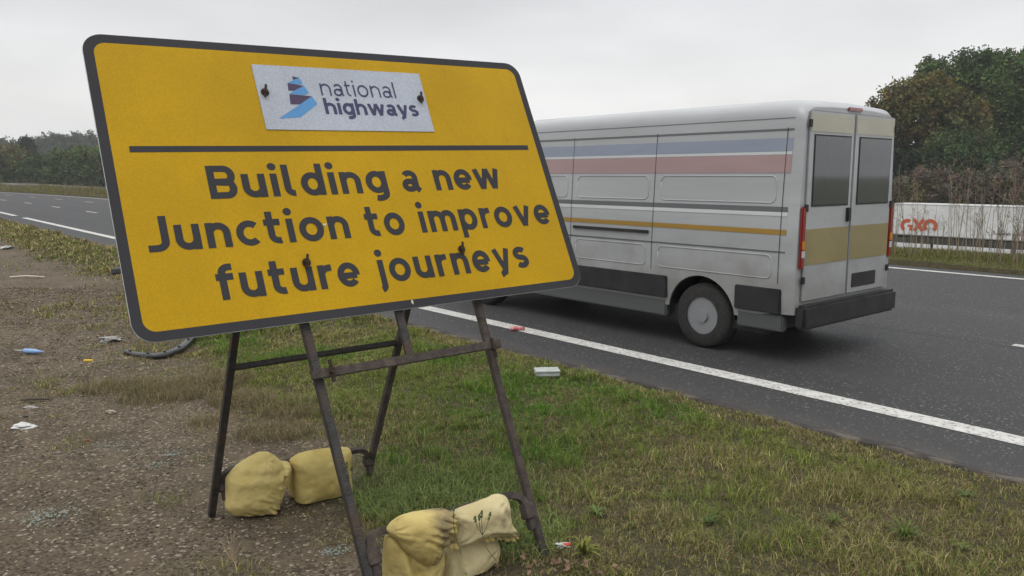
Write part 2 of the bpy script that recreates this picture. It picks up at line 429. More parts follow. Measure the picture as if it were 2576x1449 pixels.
# lusher long tufts beside the ballast bags
def tuft_zone(px, py, rad, n, hh, col):
    c = G(px, py); a = rng.random(n) * 2 * np.pi; r = rad * np.sqrt(rng.random(n))
    x = c[0] + r * np.cos(a) * 1.3; y = c[1] + r * np.sin(a); s, Y = RC(x, y); z = height(s, Y)
    parts.append(blades(np.stack([x, y, z], 1), rng.uniform(.5, 1.2, n) * hh, rng.uniform(.003, .005, n), rng.uniform(.4, 1.6, n), np.array(col)[None] * (.65 + .7 * rng.random((n, 1)))))
for t in [(1010, 1235, .26, 600, .10), (1080, 1265, .32, 650, .11), (1150, 1215, .34, 500, .09), (960, 1275, .16, 350, .09), (1330, 1340, .16, 300, .09), (1290, 1375, .16, 300, .09), (1200, 1240, .3, 500, .09)]:
    tuft_zone(*t, (.19, .25, .075))
for t in [(300, 975, .25, 900, .10), (470, 985, .3, 1400, .10), (400, 1000, .25, 700, .09), (540, 960, .25, 1100, .11), (610, 1010, .2, 900, .10), (520, 1060, .12, 200, .08), (690, 1090, .2, 700, .09), (740, 1030, .25, 900, .10)]:
    tuft_zone(*t, (.20, .165, .085))
# sparse sprigs on the gravel
for k in range(70):
    x0, y0 = rng.uniform(-5.5, .3), rng.uniform(3.2, 12)
    if edge_d(np.array([x0]), np.array([y0]))[0] > 0: continue
    n = int(rng.integers(15, 70)); x = x0 + rng.normal(0, .05, n); y = y0 + rng.normal(0, .05, n); s, Y = RC(x, y)
    parts.append(blades(np.stack([x, y, height(s, Y)], 1), rng.uniform(.02, .06, n), rng.uniform(.003, .005, n), rng.uniform(.5, 1.6, n), (STRAW * .6 if k % 3 else OLIVE * .9)[None] * (.6 + .6 * rng.random((n, 1)))))
o = build_blades('verge_grass', parts, M_grass); tag(o, 'patchy green and straw coloured grass covering the near verge', 'grass', kind='stuff')
# central reserve grass
parts = []
for n, y0, y1, w, h in ((52000, -3, 14, .014, .10), (40000, 14, 60, .03, .36), (34000, 60, 130, .06, .5)):
    s = rng.uniform(16.8, 20.6, n); Y = rng.uniform(y0, y1, n); x, y = W2(s, Y)
    k = in_view(x, y); s, Y, x, y = s[k], Y[k], x[k], y[k]; m = len(x)
    cc = np.where(rng.random((m, 1)) < .35 + .3 * (Y[:, None] > 30), (STRAW * .62)[None], (OLIVE * .8)[None]); cc = np.where(rng.random((m, 1)) < .15, RUST[None] * .8, cc)
    hh = h * rng.uniform(.3, 1.2, m) * (.35 + sstep(16.8, 19, s)) * (.5 + vn(x * 1.2, y * 1.2))
    parts.append(blades(np.stack([x, y, height(s, Y)], 1), hh, w * rng.uniform(.6, 1.3, m), rng.uniform(.1, .9, m), cc * (.6 + .6 * rng.random((m, 1)))))
o = build_blades('reserve_grass', parts, M_grass); tag(o, 'rough olive grass growing along the central reserve', 'grass', kind='stuff')
# tall dead stalks of the central reserve
def stalks(P, H, wd, col, nb=5):
    V = []; Q = []; C = []; o = 0
    def seg(a, b, w0, w1, c):
        nonlocal o
        t = b - a; 
        for ax in (np.array([XD[0], XD[1], 0]), np.array([YD[0], YD[1], 0])):
            s = ax - t * (ax @ t) / (t @ t); s /= np.linalg.norm(s) + 1e-9
            V.extend([a - s * w0, a + s * w0, b + s * w1, b - s * w1]); Q.append((o, o + 1, o + 2, o + 3)); C.extend([c] * 4); o += 4
    for p, h in zip(P, H):
        c = np.array(col) * random.uniform(.6, 1.2)
        ln = np.array([random.gauss(0, .07), random.gauss(0, .07), 1.0])
        a = np.array(p); pts = [a]
        for k in range(4):
            a = a + (ln + np.array([random.gauss(0, .03), random.gauss(0, .03), 0])) * h / 4; pts.append(a)
        for k in range(4): seg(pts[k], pts[k + 1], wd * (1 - .18 * k), wd * (1 - .18 * (k + 1)), c)
        for b in range(random.randint(1, nb)):
            f = random.uniform(.4, .98); q = pts[0] + (pts[4] - pts[0]) * f
            d = np.array([random.gauss(0, .5), random.gauss(0, .5), random.uniform(.6, 1.3)]); d *= random.uniform(.08, .22) * h / np.linalg.norm(d)
            seg(q, q + d, wd * .5, wd * .3, c)
            for e in range(3):
                q2 = q + d * random.uniform(.4, 1); d2 = np.array([random.gauss(0, 1), random.gauss(0, 1), random.gauss(.5, 1)]); d2 *= .05 * h / np.linalg.norm(d2)
                seg(q2, q2 + d2, wd * .6, wd * .2, c)
    return np.array(V), np.array(Q), np.array(C)
P = []; H = []
for k in range(130):
    Y = random.choice([random.gauss(5.6, .25), random.gauss(6.6, .6), random.uniform(3.4, 8.6), random.gauss(7.9, .5), random.uniform(5, 7)]); s = random.uniform(17.3, 19.6)
    if Y < 3.2: continue
    x, y = W2(s, Y); P.append((float(x), float(y), float(height(s, Y)))); H.append(random.uniform(.7, 2.25) if random.random() < .7 else random.uniform(.5, 1.2))
for k in range(60):
    Y = random.uniform(-2, 40); s = random.uniform(17.4, 19.6); x, y = W2(s, Y); P.append((float(x), float(y), float(height(s, Y)))); H.append(random.uniform(.5, 1.5))
for k in range(700):
    Y = random.uniform(55, 125); s = random.uniform(17.4, 20); x, y = W2(s, Y); P.append((float(x), float(y), float(height(s, Y)))); H.append(random.uniform(.4, 1.1) * (1.4 if vn(Y * .15, 2) > .6 else .8))
v, q, c = stalks(P, H, .0075, (.30, .25, .18))
wfar = np.repeat(np.array([1.0]), len(v))
o = mesh_np('dead_stalks', v, q, M_grass, colors=c); tag(o, 'tall dry dead weed stalks standing on the central reserve', 'weeds', kind='stuff')

# ------------------------------------------------------------ gravel
def stones(n, gen, smin, smax, cols):
    base = np.array([(1, 0, 0), (-1, 0, 0), (0, 1, 0), (0, -1, 0), (0, 0, .6), (0, 0, -.6)], float)
    fc = np.array([(0, 2, 4), (2, 1, 4), (1, 3, 4), (3, 0, 4), (2, 0, 5), (1, 2, 5), (3, 1, 5), (0, 3, 5)])
    x, y = gen(n); n = len(x); s, Y = RC(x, y); z = height(s, Y)
    sz = smin * (smax / smin) ** (rng.random(n) ** 2.2) * np.maximum(1, np.hypot(x, y) / 6)
    a = rng.random(n) * 6.283; el = rng.uniform(.5, 1, n)
    V = base[None] * (1 + rng.uniform(-.35, .35, (n, 6, 1))); X = V[..., 0] * sz[:, None]; Yy = V[..., 1] * (sz * el)[:, None]
    Z = V[..., 2] * (sz * .7)[:, None]
    V = np.stack([x[:, None] + X * np.cos(a)[:, None] - Yy * np.sin(a)[:, None], y[:, None] + X * np.sin(a)[:, None] + Yy * np.cos(a)[:, None], z[:, None] + Z + sz[:, None] * .12], -1)
    F = fc[None] + (np.arange(n) * 6)[:, None, None]
    cols = np.array(cols); c = cols[rng.integers(0, len(cols), n)] * rng.uniform(.7, 1.25, (n, 1))
    return V.reshape(-1, 3), F.reshape(-1, 3), np.repeat(c, 6, 0)
def gen_lay(n):
    x = rng.uniform(-9, 1.6, n); y = 2.3 + 10 * rng.random(n) ** 1.35; k = in_view(x, y) & (rng.random(n) > veg(x, y) * 1.15)
    return x[k], y[k]
v, f, c = stones(230000, gen_lay, .0018, .010, [(.14, .115, .082), (.088, .071, .052), (.185, .155, .112), (.065, .055, .043), (.26, .22, .165), (.115, .094, .068), (.155, .118, .080), (.10, .093, .08), (.072, .058, .042)])
c = c * np.array([.92, .84, .75])
o = mesh_np('gravel', v, f, M_stone, colors=c); tag(o, 'small brown and grey stones scattered over the lay-by', 'gravel', kind='stuff')
def gen_pale(n):
    x = rng.uniform(-6, .5, n); y = rng.uniform(3, 12, n); d = edge_d(x, y)
    k = in_view(x, y) & (np.abs(d + .35) < .9 * rng.random(n) + .1) & (fbm(x * 2.2 + 70, y * 2.2) > .48); return x[k], y[k]
v, f, c = stones(14000, gen_pale, .004, .013, [(.38, .31, .20), (.32, .26, .17), (.26, .20, .13), (.42, .36, .27)])
o = mesh_np('wood_chips', v * 1.0, f, M_stone, colors=c); tag(o, 'pale chippings lying where the lay-by meets the grass', 'chippings', kind='stuff')
# fallen leaves near the front foot of the sign
def gen_lv(n):
    c0 = G(1300, 1430); x = c0[0] + rng.normal(0, .33, n); y = c0[1] + rng.normal(0, .10, n); return x, y
n = 100; x, y = gen_lv(n); s, Y = RC(x, y)
V = []; F = []; C = []
for i in range(n):
    a = rng.random() * 6.28; r = rng.uniform(.005, .015); t = rng.uniform(-.6, .6)
    for k in range(5):
        b = a + k * 1.2566; V.append((x[i] + r * math.cos(b) * (1 if k else 1.6), y[i] + r * math.sin(b), float(height(s[i], Y[i])) + .03 + rng.uniform(0, .02) + t * r * math.cos(b)))
    F.append(tuple(range(5 * i, 5 * i + 5))); C += [np.array([(.17, .10, .055), (.11, .075, .05), (.21, .13, .085)][i % 3]) * rng.uniform(.6, 1.1)] * 5
o = mesh_np('fallen_leaves', V, np.array(F), M_stone, colors=np.array(C)); tag(o, 'brown dead leaves lying around the front foot of the sign frame', 'leaves', kind='stuff')
# broken glass
V = []; F = []; 
for (px, py, rx, n) in ((119, 1300, .16, 220), (100, 1315, .10, 60), (286, 1125, .16, 90), (438, 1147, .08, 90), (392, 1177, .10, 80), (842, 1382, .07, 110), (300, 1150, .3, 50)):
    c0 = G(px, py)
    for k in range(n):
        cx, cy = c0[0] + random.gauss(0, rx * .5), c0[1] + random.gauss(0, rx * .35); r = random.uniform(.0022, .0055); a = random.random() * 6
        s, Y = RC(cx, cy); z = float(height(s, Y)) + .008 + random.random() * .006; b = len(V)
        for j in range(4): V.append((cx + r * math.cos(a + j * 1.57), cy + r * math.sin(a + j * 1.57), z + random.uniform(-.002, .002)))
        F.append((b, b + 1, b + 2, b + 3))
M_glassbit = nmat('glass_bits', (.15, .20, .17), (.22, .28, .25), 40, .4, spec=.4)
o = mesh_np('broken_glass', V, np.array(F), M_glassbit); tag(o, 'pale green crumbs of broken glass in patches on the lay-by', 'glass', kind='stuff')

# ------------------------------------------------------------ trees
def crown_mesh(name, blobs, dist, nleaf, size, cols, parent, dj=.5):
    """blobs: (photo x, photo y, photo radius, colour index); depth of crown follows its width"""
    tot = sum(b[2] ** 2 for b in blobs); V = []; C = []
    wid = max(b[0] + b[2] for b in blobs) - min(b[0] - b[2] for b in blobs)
    for b in blobs:
        r = b[2] / 2003 * dist; c = DI(b[0], b[1], dist); dv = c - CAM; dv[2] = 0; dv /= np.linalg.norm(dv)
        c = c + dv * rng.uniform(-1, 1) * dj * r
        n = max(40, int(nleaf * b[2] ** 2 / tot)); nc = max(8, n // 22)
        u = rng.normal(size=(nc, 3)); u /= np.linalg.norm(u, axis=1)[:, None]
        rr = r * (1 - .5 * rng.random(nc) ** 1.5) * rng.uniform(.80, 1.22, nc)
        cl = c + u * rr[:, None] * np.array([1, 1, .92])
        ccol = np.array(cols[b[3]])[None] * rng.uniform(.62, 1.35, (nc, 1)) * (1 + .12 * rng.normal(size=(nc, 3)))
        k = rng.integers(0, nc, n)
        lp = cl[k] + rng.normal(size=(n, 3)) * max(size * 1.1, r * .085)
        # leaf quads
        a = rng.normal(size=(n, 3)); a /= np.linalg.norm(a, axis=1)[:, None]; b2 = rng.normal(size=(n, 3)); b2 -= a * (a * b2).sum(1)[:, None]; b2 /= np.linalg.norm(b2, axis=1)[:, None]
        sz = size * rng.uniform(.55, 1.2, (n, 1))
        V.append(np.stack([lp - a * sz, lp - b2 * sz * .55, lp + a * sz, lp + b2 * sz * .55], 1).reshape(-1, 3))
        C.append(np.repeat(ccol[k] * rng.uniform(.8, 1.2, (n, 1)), 4, 0))
    V = np.concatenate(V); C = np.clip(np.concatenate(C), .01, .5); n = len(V) // 4
    return mesh_np(name, V, np.arange(n * 4).reshape(n, 4), M_leaf, parent, colors=C)
def tree(name, label, blobs, dist, basepx, nleaf, size, cols, group=None, limbs=None, r0=.3, cat='tree', gz=None):
    bp = DI(basepx, 560, dist); s, Y = RC(bp[0], bp[1]); gz = float(height(s, Y)) if gz is None else gz
    root = empty(name, (bp[0], bp[1], gz)); tag(root, label, cat, group)
    base = Vector((bp[0], bp[1], gz - .2))
    mb = MB(); cs = [DI(b[0], b[1], dist) for b in blobs]
    top = Vector(np.mean(cs, 0)); mid = base.lerp(top, .45)
    mb.tube([base, base.lerp(mid, .5) + Vector((.1, 0, 0)), mid, mid.lerp(top, .6)], [r0, r0 * .8, r0 * .62, r0 * .3], 8)
    for c in cs:
        c = Vector(c); st = mid.lerp(top, random.uniform(0, .5)); m2 = st.lerp(c, .5) + Vector((random.gauss(0, .2), random.gauss(0, .2), random.uniform(0, .5)))
        mb.tube([st, m2, c], [r0 * .38, r0 * .24, r0 * .08], 6)
        for k in range(3):
            e = c + Vector((random.gauss(0, 1), random.gauss(0, 1), random.gauss(-.1, .4))) * r0 * 2
            mb.tube([m2.lerp(c, .5), e], [r0 * .14, r0 * .04], 5)
    mb.build('trunk', M_bark, root, smooth=True)
    crown_mesh('crown', blobs, dist, nleaf, size, cols, root)
    up(root); return root
GR = (.080, .125, .036); DG = (.058, .090, .032); OL = (.145, .130, .040); BR = (.125, .120, .045); RD = (.115, .092, .066); PG = (.085, .12, .035); BG = (.035, .058, .036)
CO = [GR, DG, OL, BR, RD, PG, BG, (.050, .072, .042), (.065, .088, .045), (.055, .078, .045)]
tree('broadleaf_tree', 'tallest dark green tree rising above the right edge of the picture',
     [(2440, 225, 80, 0), (2370, 190, 50, 1), (2500, 190, 52, 0), (2560, 240, 80, 0), (2620, 220, 80, 1), (2400, 260, 70, 1), (2530, 330, 90, 0), (2620, 340, 90, 5), (2470, 330, 70, 1), (2340, 178, 24, 0), (2450, 160, 30, 1), (2520, 155, 28, 1), (2590, 165, 36, 3), (2480, 150, 22, 0), (2680, 260, 90, 1)],
     98, 2560, 82000, .19, CO, r0=.5)
tree('brown_leaved_tree', 'rounded tree with brownish olive crown left of the tallest tree',
     [(2270, 265, 50, 2), (2330, 250, 55, 2), (2400, 280, 55, 3), (2220, 292, 26, 2), (2300, 300, 50, 2), (2370, 320, 50, 3), (2430, 330, 45, 3), (2245, 240, 28, 2), (2320, 215, 26, 0), (2205, 270, 18, 2), (2355, 232, 30, 3), (2450, 290, 36, 2)],
     92, 2340, 26000, .19, CO, r0=.33)
shr = [(1700, 410, 70), (1830, 400, 75), (1960, 392, 70), (2080, 395, 72), (2200, 385, 72), (2310, 400, 75), (2410, 405, 75), (2510, 420, 80), (2610, 425, 85)]
names = ['dark bush behind the van roof, leftmost of the bank', 'dark bush hidden mostly behind the van', 'dark rounded bush just behind the rear of the van', 'grey green bush left of the brown leaved tree', 'dark bush under the left side of the brown leaved tree',
         'dark bush behind the start of the white trailer', 'dark bush below the brown leaved tree, behind the trailer', 'dark green bush behind the slogan of the trailer', 'dark bush behind the trailer at the right picture edge', 'dark bush just outside the right picture edge', 'farthest right dark bush outside the picture']
for i, (x, y, r) in enumerate(shr + [(2730, 415, 85), (2850, 410, 90)]):
    tree('large_bush', names[i], [(x, y, r, 1), (x - 40, y + 40, r * .75, (6, 1, 0)[i % 3]), (x + 42, y + 35, r * .75, 6), (x, y + 85, r * .9, 1), (x - 25, y - 30, r * .5, 0), (x + 30, y - 34, r * .5, 1)], 88 + (i % 3) * 4, x, 16000, .18, CO, 'bank of dark bushes beyond the opposite carriageway', r0=.16, cat='bush')
for i, (x, y, r, lb) in enumerate([(2240, 480, 42, 'russet shrub above the left end of the white trailer'), (2340, 470, 48, 'russet shrub in front of the dark bushes above the orange letters'), (2450, 478, 45, 'russet brown shrub above the middle of the trailer'), (2550, 462, 60, 'russet shrub above the trailer at the right edge')]):
    tree('russet_shrub', lb, [(x, y, r, 4), (x - 38, y + 20, r * .7, 3), (x + 36, y + 15, r * .7, 4), (x + 5, y + 42, r * .8, 3), (x - 10, y - 22, r * .45, 4)], 80, x, 7000, .15, CO, 'russet shrubs beyond the trailer', r0=.09, cat='shrub')
# far left row
left = [(-270, 420, 60, 0, 'green hedgerow tree farthest left, outside the picture'), (-160, 418, 60, 2, 'olive hedgerow tree just outside the left picture edge'), (-45, 415, 62, 3, 'brown tinged tree cut by the left picture edge'), (30, 418, 46, 3, 'reddish brown hedgerow tree beside the left picture edge'), (92, 432, 42, 1, 'low dark green hedgerow tree right of the reddish brown one'), (148, 424, 42, 0, 'mid green hedgerow tree in the middle of the far left row'),
        (205, 416, 44, 5, 'lighter green hedgerow tree just left of the sign edge'), (262, 414, 46, 0, 'green hedgerow tree touching the left edge of the sign'), (320, 418, 50, 1, 'dark hedgerow tree hidden behind the yellow sign')]
for i, (x, y, r, c, lb) in enumerate(left):
    tree('hedgerow_tree', lb, [(x, y - 6, r * .8, c), (x - r * .45, y + 14, r * .62, c if c != 3 else 4), (x + r * .45, y + 14, r * .62, (2, 0, 1)[i % 3]), (x, y + 26, r * .8, 1), (x + r * .2, y - r * .5, r * .42, c), (x - r * .3, y - r * .42, r * .4, c)], 150 + (i % 2) * 6, x, 10000, .27, CO, 'row of trees beyond the road on the left', r0=.3)
tree('conifer', 'dark pointed conifer standing above the far left hedgerow', [(68, 360, 10, 6), (66, 372, 15, 6), (68, 386, 20, 6), (66, 350, 5, 6)], 190, 68, 3500, .3, [(.02, .036, .024)] * 7, r0=.3)
far = [(-260, 385, 45), (-190, 388, 45), (-120, 390, 42), (-50, 390, 42), (8, 382, 30), (50, 384, 26), (88, 376, 28), (128, 366, 28), (160, 372, 28), (200, 362, 27), (232, 360, 26), (262, 372, 28), (300, 372, 30), (340, 375, 40), (20, 405, 42), (120, 400, 44), (200, 398, 46), (270, 402, 42), (320, 405, 45)]
crown_mesh('distant_wood', [(x, y, r, (7, 8, 7, 9)[i % 4]) for i, (x, y, r) in enumerate(far)] + [(x + random.uniform(-25, 25), y - r * .5, r * .42, 7) for x, y, r in far[:10]], 330, 60000, .5, CO, None, dj=1)
o = bpy.data.objects['distant_wood']; tag(o, 'hazy green wood on the skyline at far left', 'wood', kind='stuff')
mid = [(x, 428 + random.uniform(-8, 8), random.uniform(26, 42)) for x in range(380, 2000, 60)]
crown_mesh('distant_hedge', [(x, y, r, i % 2) for i, (x, y, r) in enumerate(mid)], 260, 26000, .5, CO, None, dj=1)
o = bpy.data.objects['distant_hedge']; tag(o, 'low distant hedge line seen behind the sign and van', 'hedge', kind='stuff')

# crash barrier far left
M_galv = nmat('galvanised_steel', (.42, .42, .41), (.30, .30, .29), 6, .55, .1, 30, metal=.3)
root_p = W2(27.0, 100.0); root = empty('crash_barrier', (float(root_p[0]), float(root_p[1]), 0)); tag(root, 'pale steel crash barrier far off in front of the hedgerow at left', 'crash barrier')
mbr = MB(); pts = []
for Y in np.arange(85, 190, 3.0):
    x, y = W2(27.0, Y); zg = float(height(27.0, Y)); pts.append((float(x), float(y), zg + .72))
    m2 = MB(); m2.box((x - .06, y - .06, zg - .1), (x + .06, y + .06, zg + .6)); m2.build('post', M_galv, root)
for a, b in zip(pts[:-1], pts[1:]): mbr.bar(a, b, .30, .07, (0, 0, 1))
mbr.build('rail', M_galv, root); up(root)

# ------------------------------------------------------------ lettering from strokes
def arc(cx, cy, rx, ry, a0, a1, n=22):
    return [(cx + rx * math.cos(R(a0 + (a1 - a0) * i / n)), cy + ry * math.sin(R(a0 + (a1 - a0) * i / n))) for i in range(n + 1)]
def glyph(ch, t, light=False):
    h = t / 2
    def arch(x0, x1, top=1, bot=0, stem=True):
        r = (x1 - x0) / 2; ry = r * 1.0
        return [(x0, top - h - ry - .06)] + arc(x0 + r, top - h - ry, r, ry, 180, 0) + [(x1, bot)]
    if ch in 'nhmu':
        w = .86 if not light else .90
        if ch == 'n': return w, [[(h, 0), (h, 1)], arch(h, w - h)], []
        if ch == 'h': return w, [[(h, 0), (h, 1.40)], arch(h, w - h)], []
        if ch == 'u': return w, [[(w - h, 1), (w - h, 0)], [(w - x, 1 - y) for x, y in arch(h, w - h)]], []
        w = 1.36; m = w / 2; return w, [[(h, 0), (h, 1)], arch(h, m), arch(m, w - h)], []
    if ch == 'i': return t, [[(h, 0), (h, 1)]], [(h, 1.30, t * .62)]
    if ch == 'j': return t + .12, [[(t * .5 + .12, 1), (t * .5 + .12, -.12)] + arc(t * .5 - .06, -.12, .18, .30 - h + .0, 0, -80, 8)], [(t * .5 + .12, 1.30, t * .62)]
    if ch == 'l':
        if light: return t, [[(h, 0), (h, 1.40)]], []
        return .46, [[(h, 1.38), (h, .34)] + arc(h + .24, .34, .24, .34 - h + .01, 180, 275, 10)], []
    if ch == 't':
        if light: return .52, [[(.17, 1.30), (.17, .3)] + arc(.17 + .24, .3, .24, .3 - h, 180, 275, 10), [(-.02, 1 - h), (.50, 1 - h)]], []
        return .66, [[(.24, 1.34), (.24, .34)] + arc(.24 + .27, .34, .27, .34 - h + .01, 180, 285, 10), [(0, .89), (.62, .89)]], []
    if ch == 'f': return .62, [[(.62, 1.40 - h)] + arc(.50, 1.06, .26, .34 - h, 90, 180, 10) + [(.24, 0)], [(0, .89), (.62, .89)]], []
    if ch == 'r': return .56, [[(h, 0), (h, 1)], [(h, .52)] + arc(h + .34, .58, .34, .42 - h, 175, 88, 10) + [(.56, 1 - h)]], []
    if ch == 'o': w = .98; return w, [arc(w / 2, .5, w / 2 - h, .52 - h, 0, 360, 40)], []
    if ch == 'c': w = .86; return w, [arc(.49, .5, .49 - h, .52 - h, 48, 312, 30)], []
    if ch == 'e': w = .93; return w, [[(w - h, .46)] + arc(w / 2, .5, w / 2 - h, .52 - h, -3, 318, 34), [(h, .46), (w - h, .46)]], []
    if ch == 'a':
        w = .84; return w, [[(w - .02, .02), (w - h - .03, .16), (w - h - .03, .62)] + arc(.42, .66, w - h - .03 - .42, .36 - h, 0, 150, 12), arc(.37, .30, .37 - h, .32 - h, 0, 360, 26), [(.37, .60 - h * .9), (w - h - .03, .60 - h * .9)]], []
    if ch in 'dpgq':
        w = .92; bowl = arc(.46, .5, .46 - h, .52 - h, 0, 360, 32)
        if ch == 'd': return w, [bowl, [(w - h, 0), (w - h, 1.40)]], []
        if ch == 'p': return w, [bowl, [(h, 1), (h, -.38)]], []
        return w, [bowl, [(w - h, 1), (w - h, -.04)] + arc(w - h - .32, -.04, .32, .34 - h, 0, -115, 12)], []
    if ch == 's':
        w = .78; r1 = .26 - h / 2
        up_ = arc(w / 2, 1.02 - h - r1 * .98, w / 2 - h, r1, 35, 250, 16); lo = arc(w / 2, -.02 + h + r1 * .98, w / 2 - h, r1, 70, -145, 16)
        return w, [up_ + lo], []
    if ch == 'v': w = .92; return w, [[(h * .9, 1), (w / 2, .0)], [(w - h * .9, 1), (w / 2, .0)]], []
    if ch == 'w': w = 1.36; return w, [[(h * .8, 1), (.37, 0)], [(.37, 0), (w / 2, 1)], [(w / 2, 1), (w - .37, 0)], [(w - .37, 0), (w - h * .8, 1)]], []
    if ch == 'y': w = .92; return w, [[(h * .9, 1), (w * .52, .05)], [(w - h * .9, 1), (w * .52, -.12)] + arc(w * .5 - .26, -.05, .2, .32 - h, -30, -80, 6)], []
    if ch == 'B':
        w = .98; return w, [[(h, 0), (h, 1.38)], [(h, 1.38 - h)] + arc(w - .40, 1.38 - h - (.36 - h / 2), .34 - h + .06, .36 - h / 2 - .0, 90, -90, 14) + [(h, .70)], [(h, .70)] + arc(w - .36, .70 - (.35 - h / 2), .36 - h, .35 - h / 2, 90, -90, 14) + [(h, h)]], []
    if ch == 'J': return .72, [[(.72 - h, 1.38), (.72 - h, .38)] + arc(.30, .38, .42 - h, .38 - h, 0, -90, 12) + [(0, h)]], []
    return .5, [], []
def ribbon(path, t):
    path = [p for i, p in enumerate(path) if i == 0 or math.hypot(p[0] - path[i - 1][0], p[1] - path[i - 1][1]) > 1e-5]
    n = len(path); closed = n > 3 and math.hypot(path[0][0] - path[-1][0], path[0][1] - path[-1][1]) < 1e-6
    L = []; Rr = []
    for i in range(n):
        a = path[i - 1] if i > 0 else (path[-2] if closed else None); b = path[i + 1] if i < n - 1 else (path[1] if closed else None); p = path[i]
        ns = []
        if a is not None:
            d = (p[0] - a[0], p[1] - a[1]); l = math.hypot(*d) or 1; ns.append((-d[1] / l, d[0] / l))
        if b is not None:
            d = (b[0] - p[0], b[1] - p[1]); l = math.hypot(*d) or 1; ns.append((-d[1] / l, d[0] / l))
        nx = sum(q[0] for q in ns); ny = sum(q[1] for q in ns); l = math.hypot(nx, ny) or 1; nx /= l; ny /= l
        c = max(.5, nx * ns[0][0] + ny * ns[0][1]); k = t / 2 / c
        L.append((p[0] + nx * k, p[1] + ny * k)); Rr.append((p[0] - nx * k, p[1] - ny * k))
    return L, Rr
def word(mb, txt, x0, x1, y0, xh, t, place, off, light=False, gap=.20):
    """fit a word between x0 and x1 (metres), baseline y0, x-height xh; place(x, y, off) -> world"""
    gs = [glyph(c, t, light) for c in txt]; tot = sum(g[0] for g in gs) + gap * (len(txt) - 1)
    kx = (x1 - x0) / tot; cx = 0; lay = 0
    for w, strokes, dots in gs:
        for st in strokes:
            L_, R_ = ribbon(st, t); b = len(mb.v); vs = []; o2 = off + (lay % 5) * .00035; lay += 1
            for p, q in zip(L_, R_):
                for r in (p, q): vs.append(place(x0 + (cx + r[0]) * kx, y0 + r[1] * xh, o2))
            mb.add(vs, [(2 * i, 2 * i + 1, 2 * i + 3, 2 * i + 2) for i in range(len(L_) - 1)])
        for dx, dy, r in dots:
            mb.add([place(x0 + (cx + dx + r * math.cos(a)) * kx, y0 + (dy + r * math.sin(a)) * xh, off) for a in np.linspace(0, 2 * math.pi, 20, endpoint=False)], [tuple(range(20))])
        cx += w + gap

# ------------------------------------------------------------ the yellow sign on its A-frame
O_ = np.array([-1.42006513, 2.93494236, -0.63460508 + EYE]); U_ = np.array([0.81239984, 0.58269335, 0.02179348]); V_ = np.array([-0.26727013, 0.33889372, 0.90206304]); N_ = np.array([0.51824047, -0.73866061, 0.43105373])
SW, SH = 2.2236, 1.3466
def SP_(a, b, off=0.0): return tuple(O_ + U_ * a + V_ * b + N_ * off)
def UV(u, v, off=0.0): return SP_(u * SW, v * SH, off)
def rrect(x0, y0, x1, y1, r, n=10):
    p = []
    for cx, cy, a in ((x1 - r, y1 - r, 0), (x0 + r, y1 - r, 90), (x0 + r, y0 + r, 180), (x1 - r, y0 + r, 270)):
        p += arc(cx, cy, r, r, a, a + 90, n)
    return p
def sheet_mat(name, c, var=.12, rough=.45, extra=None, scale=105):
    m = bpy.data.materials.new(name); m.use_nodes = True; nt = m.node_tree; N = nt.nodes; L = nt.links; b = N['Principled BSDF']
    b.inputs['Roughness'].default_value = rough; b.inputs['Specular IOR Level'].default_value = .15
    tc = N.new('ShaderNodeTexCoord'); v = N.new('ShaderNodeTexVoronoi'); v.inputs['Scale'].default_value = scale; L.new(tc.outputs['Object'], v.inputs[0])
    r = N.new('ShaderNodeMapRange'); r.inputs[1].default_value = 0; r.inputs[2].default_value = .6; r.inputs[3].default_value = 1 + var; r.inputs[4].default_value = 1 - var
    L.new(v.outputs['Distance'], r.inputs[0])
    n = N.new('ShaderNodeTexNoise'); n.inputs['Scale'].default_value = 2.2; n.inputs['Detail'].default_value = 5; L.new(tc.outputs['Object'], n.inputs[0])
    r2 = N.new('ShaderNodeMapRange'); r2.inputs[1].default_value = .3; r2.inputs[2].default_value = .7; r2.inputs[3].default_value = .90; r2.inputs[4].default_value = 1.06; L.new(n.outputs[0], r2.inputs[0])
    mu = N.new('ShaderNodeMath'); mu.operation = 'MULTIPLY'; L.new(r.outputs[0], mu.inputs[0]); L.new(r2.outputs[0], mu.inputs[1])
    mpp = N.new('ShaderNodeMapping'); mpp.inputs['Scale'].default_value = (14, 14, 1.2); L.new(tc.outputs['Object'], mpp.inputs[0])
    n3 = N.new('ShaderNodeTexNoise'); n3.inputs['Scale'].default_value = 1.6; n3.inputs['Detail'].default_value = 6; L.new(mpp.outputs[0], n3.inputs[0])
    r3 = N.new('ShaderNodeMapRange'); r3.inputs[1].default_value = .52; r3.inputs[2].default_value = .72; r3.inputs[3].default_value = 1; r3.inputs[4].default_value = .95; L.new(n3.outputs[0], r3.inputs[0])
    m3 = N.new('ShaderNodeMath'); m3.operation = 'MULTIPLY'; L.new(mu.outputs[0], m3.inputs[0]); L.new(r3.outputs[0], m3.inputs[1]); mu = m3
    h = N.new('ShaderNodeHueSaturation'); h.inputs['Color'].default_value = (*c, 1); L.new(mu.outputs[0], h.inputs['Value']); L.new(h.outputs[0], b.inputs['Base Color'])
    return m
M_yel = sheet_mat('yellow_sheeting', (.455, .268, .001), .09)
M_blk = sheet_mat('black_film', (.036, .036, .040), .06, .6)
M_wht = sheet_mat('white_sheeting', (.41, .44, .50), .12)
M_navy = sheet_mat('navy_film', (.055, .055, .115), .06)
M_plum = sheet_mat('plum_film', (.075, .055, .10), .05)
M_sky = sheet_mat('sky_blue_film', (.10, .27, .52), .06)
M_alu = nmat('aluminium_edge', (.48, .50, .48), (.36, .37, .36), 20, .5, metal=.2)
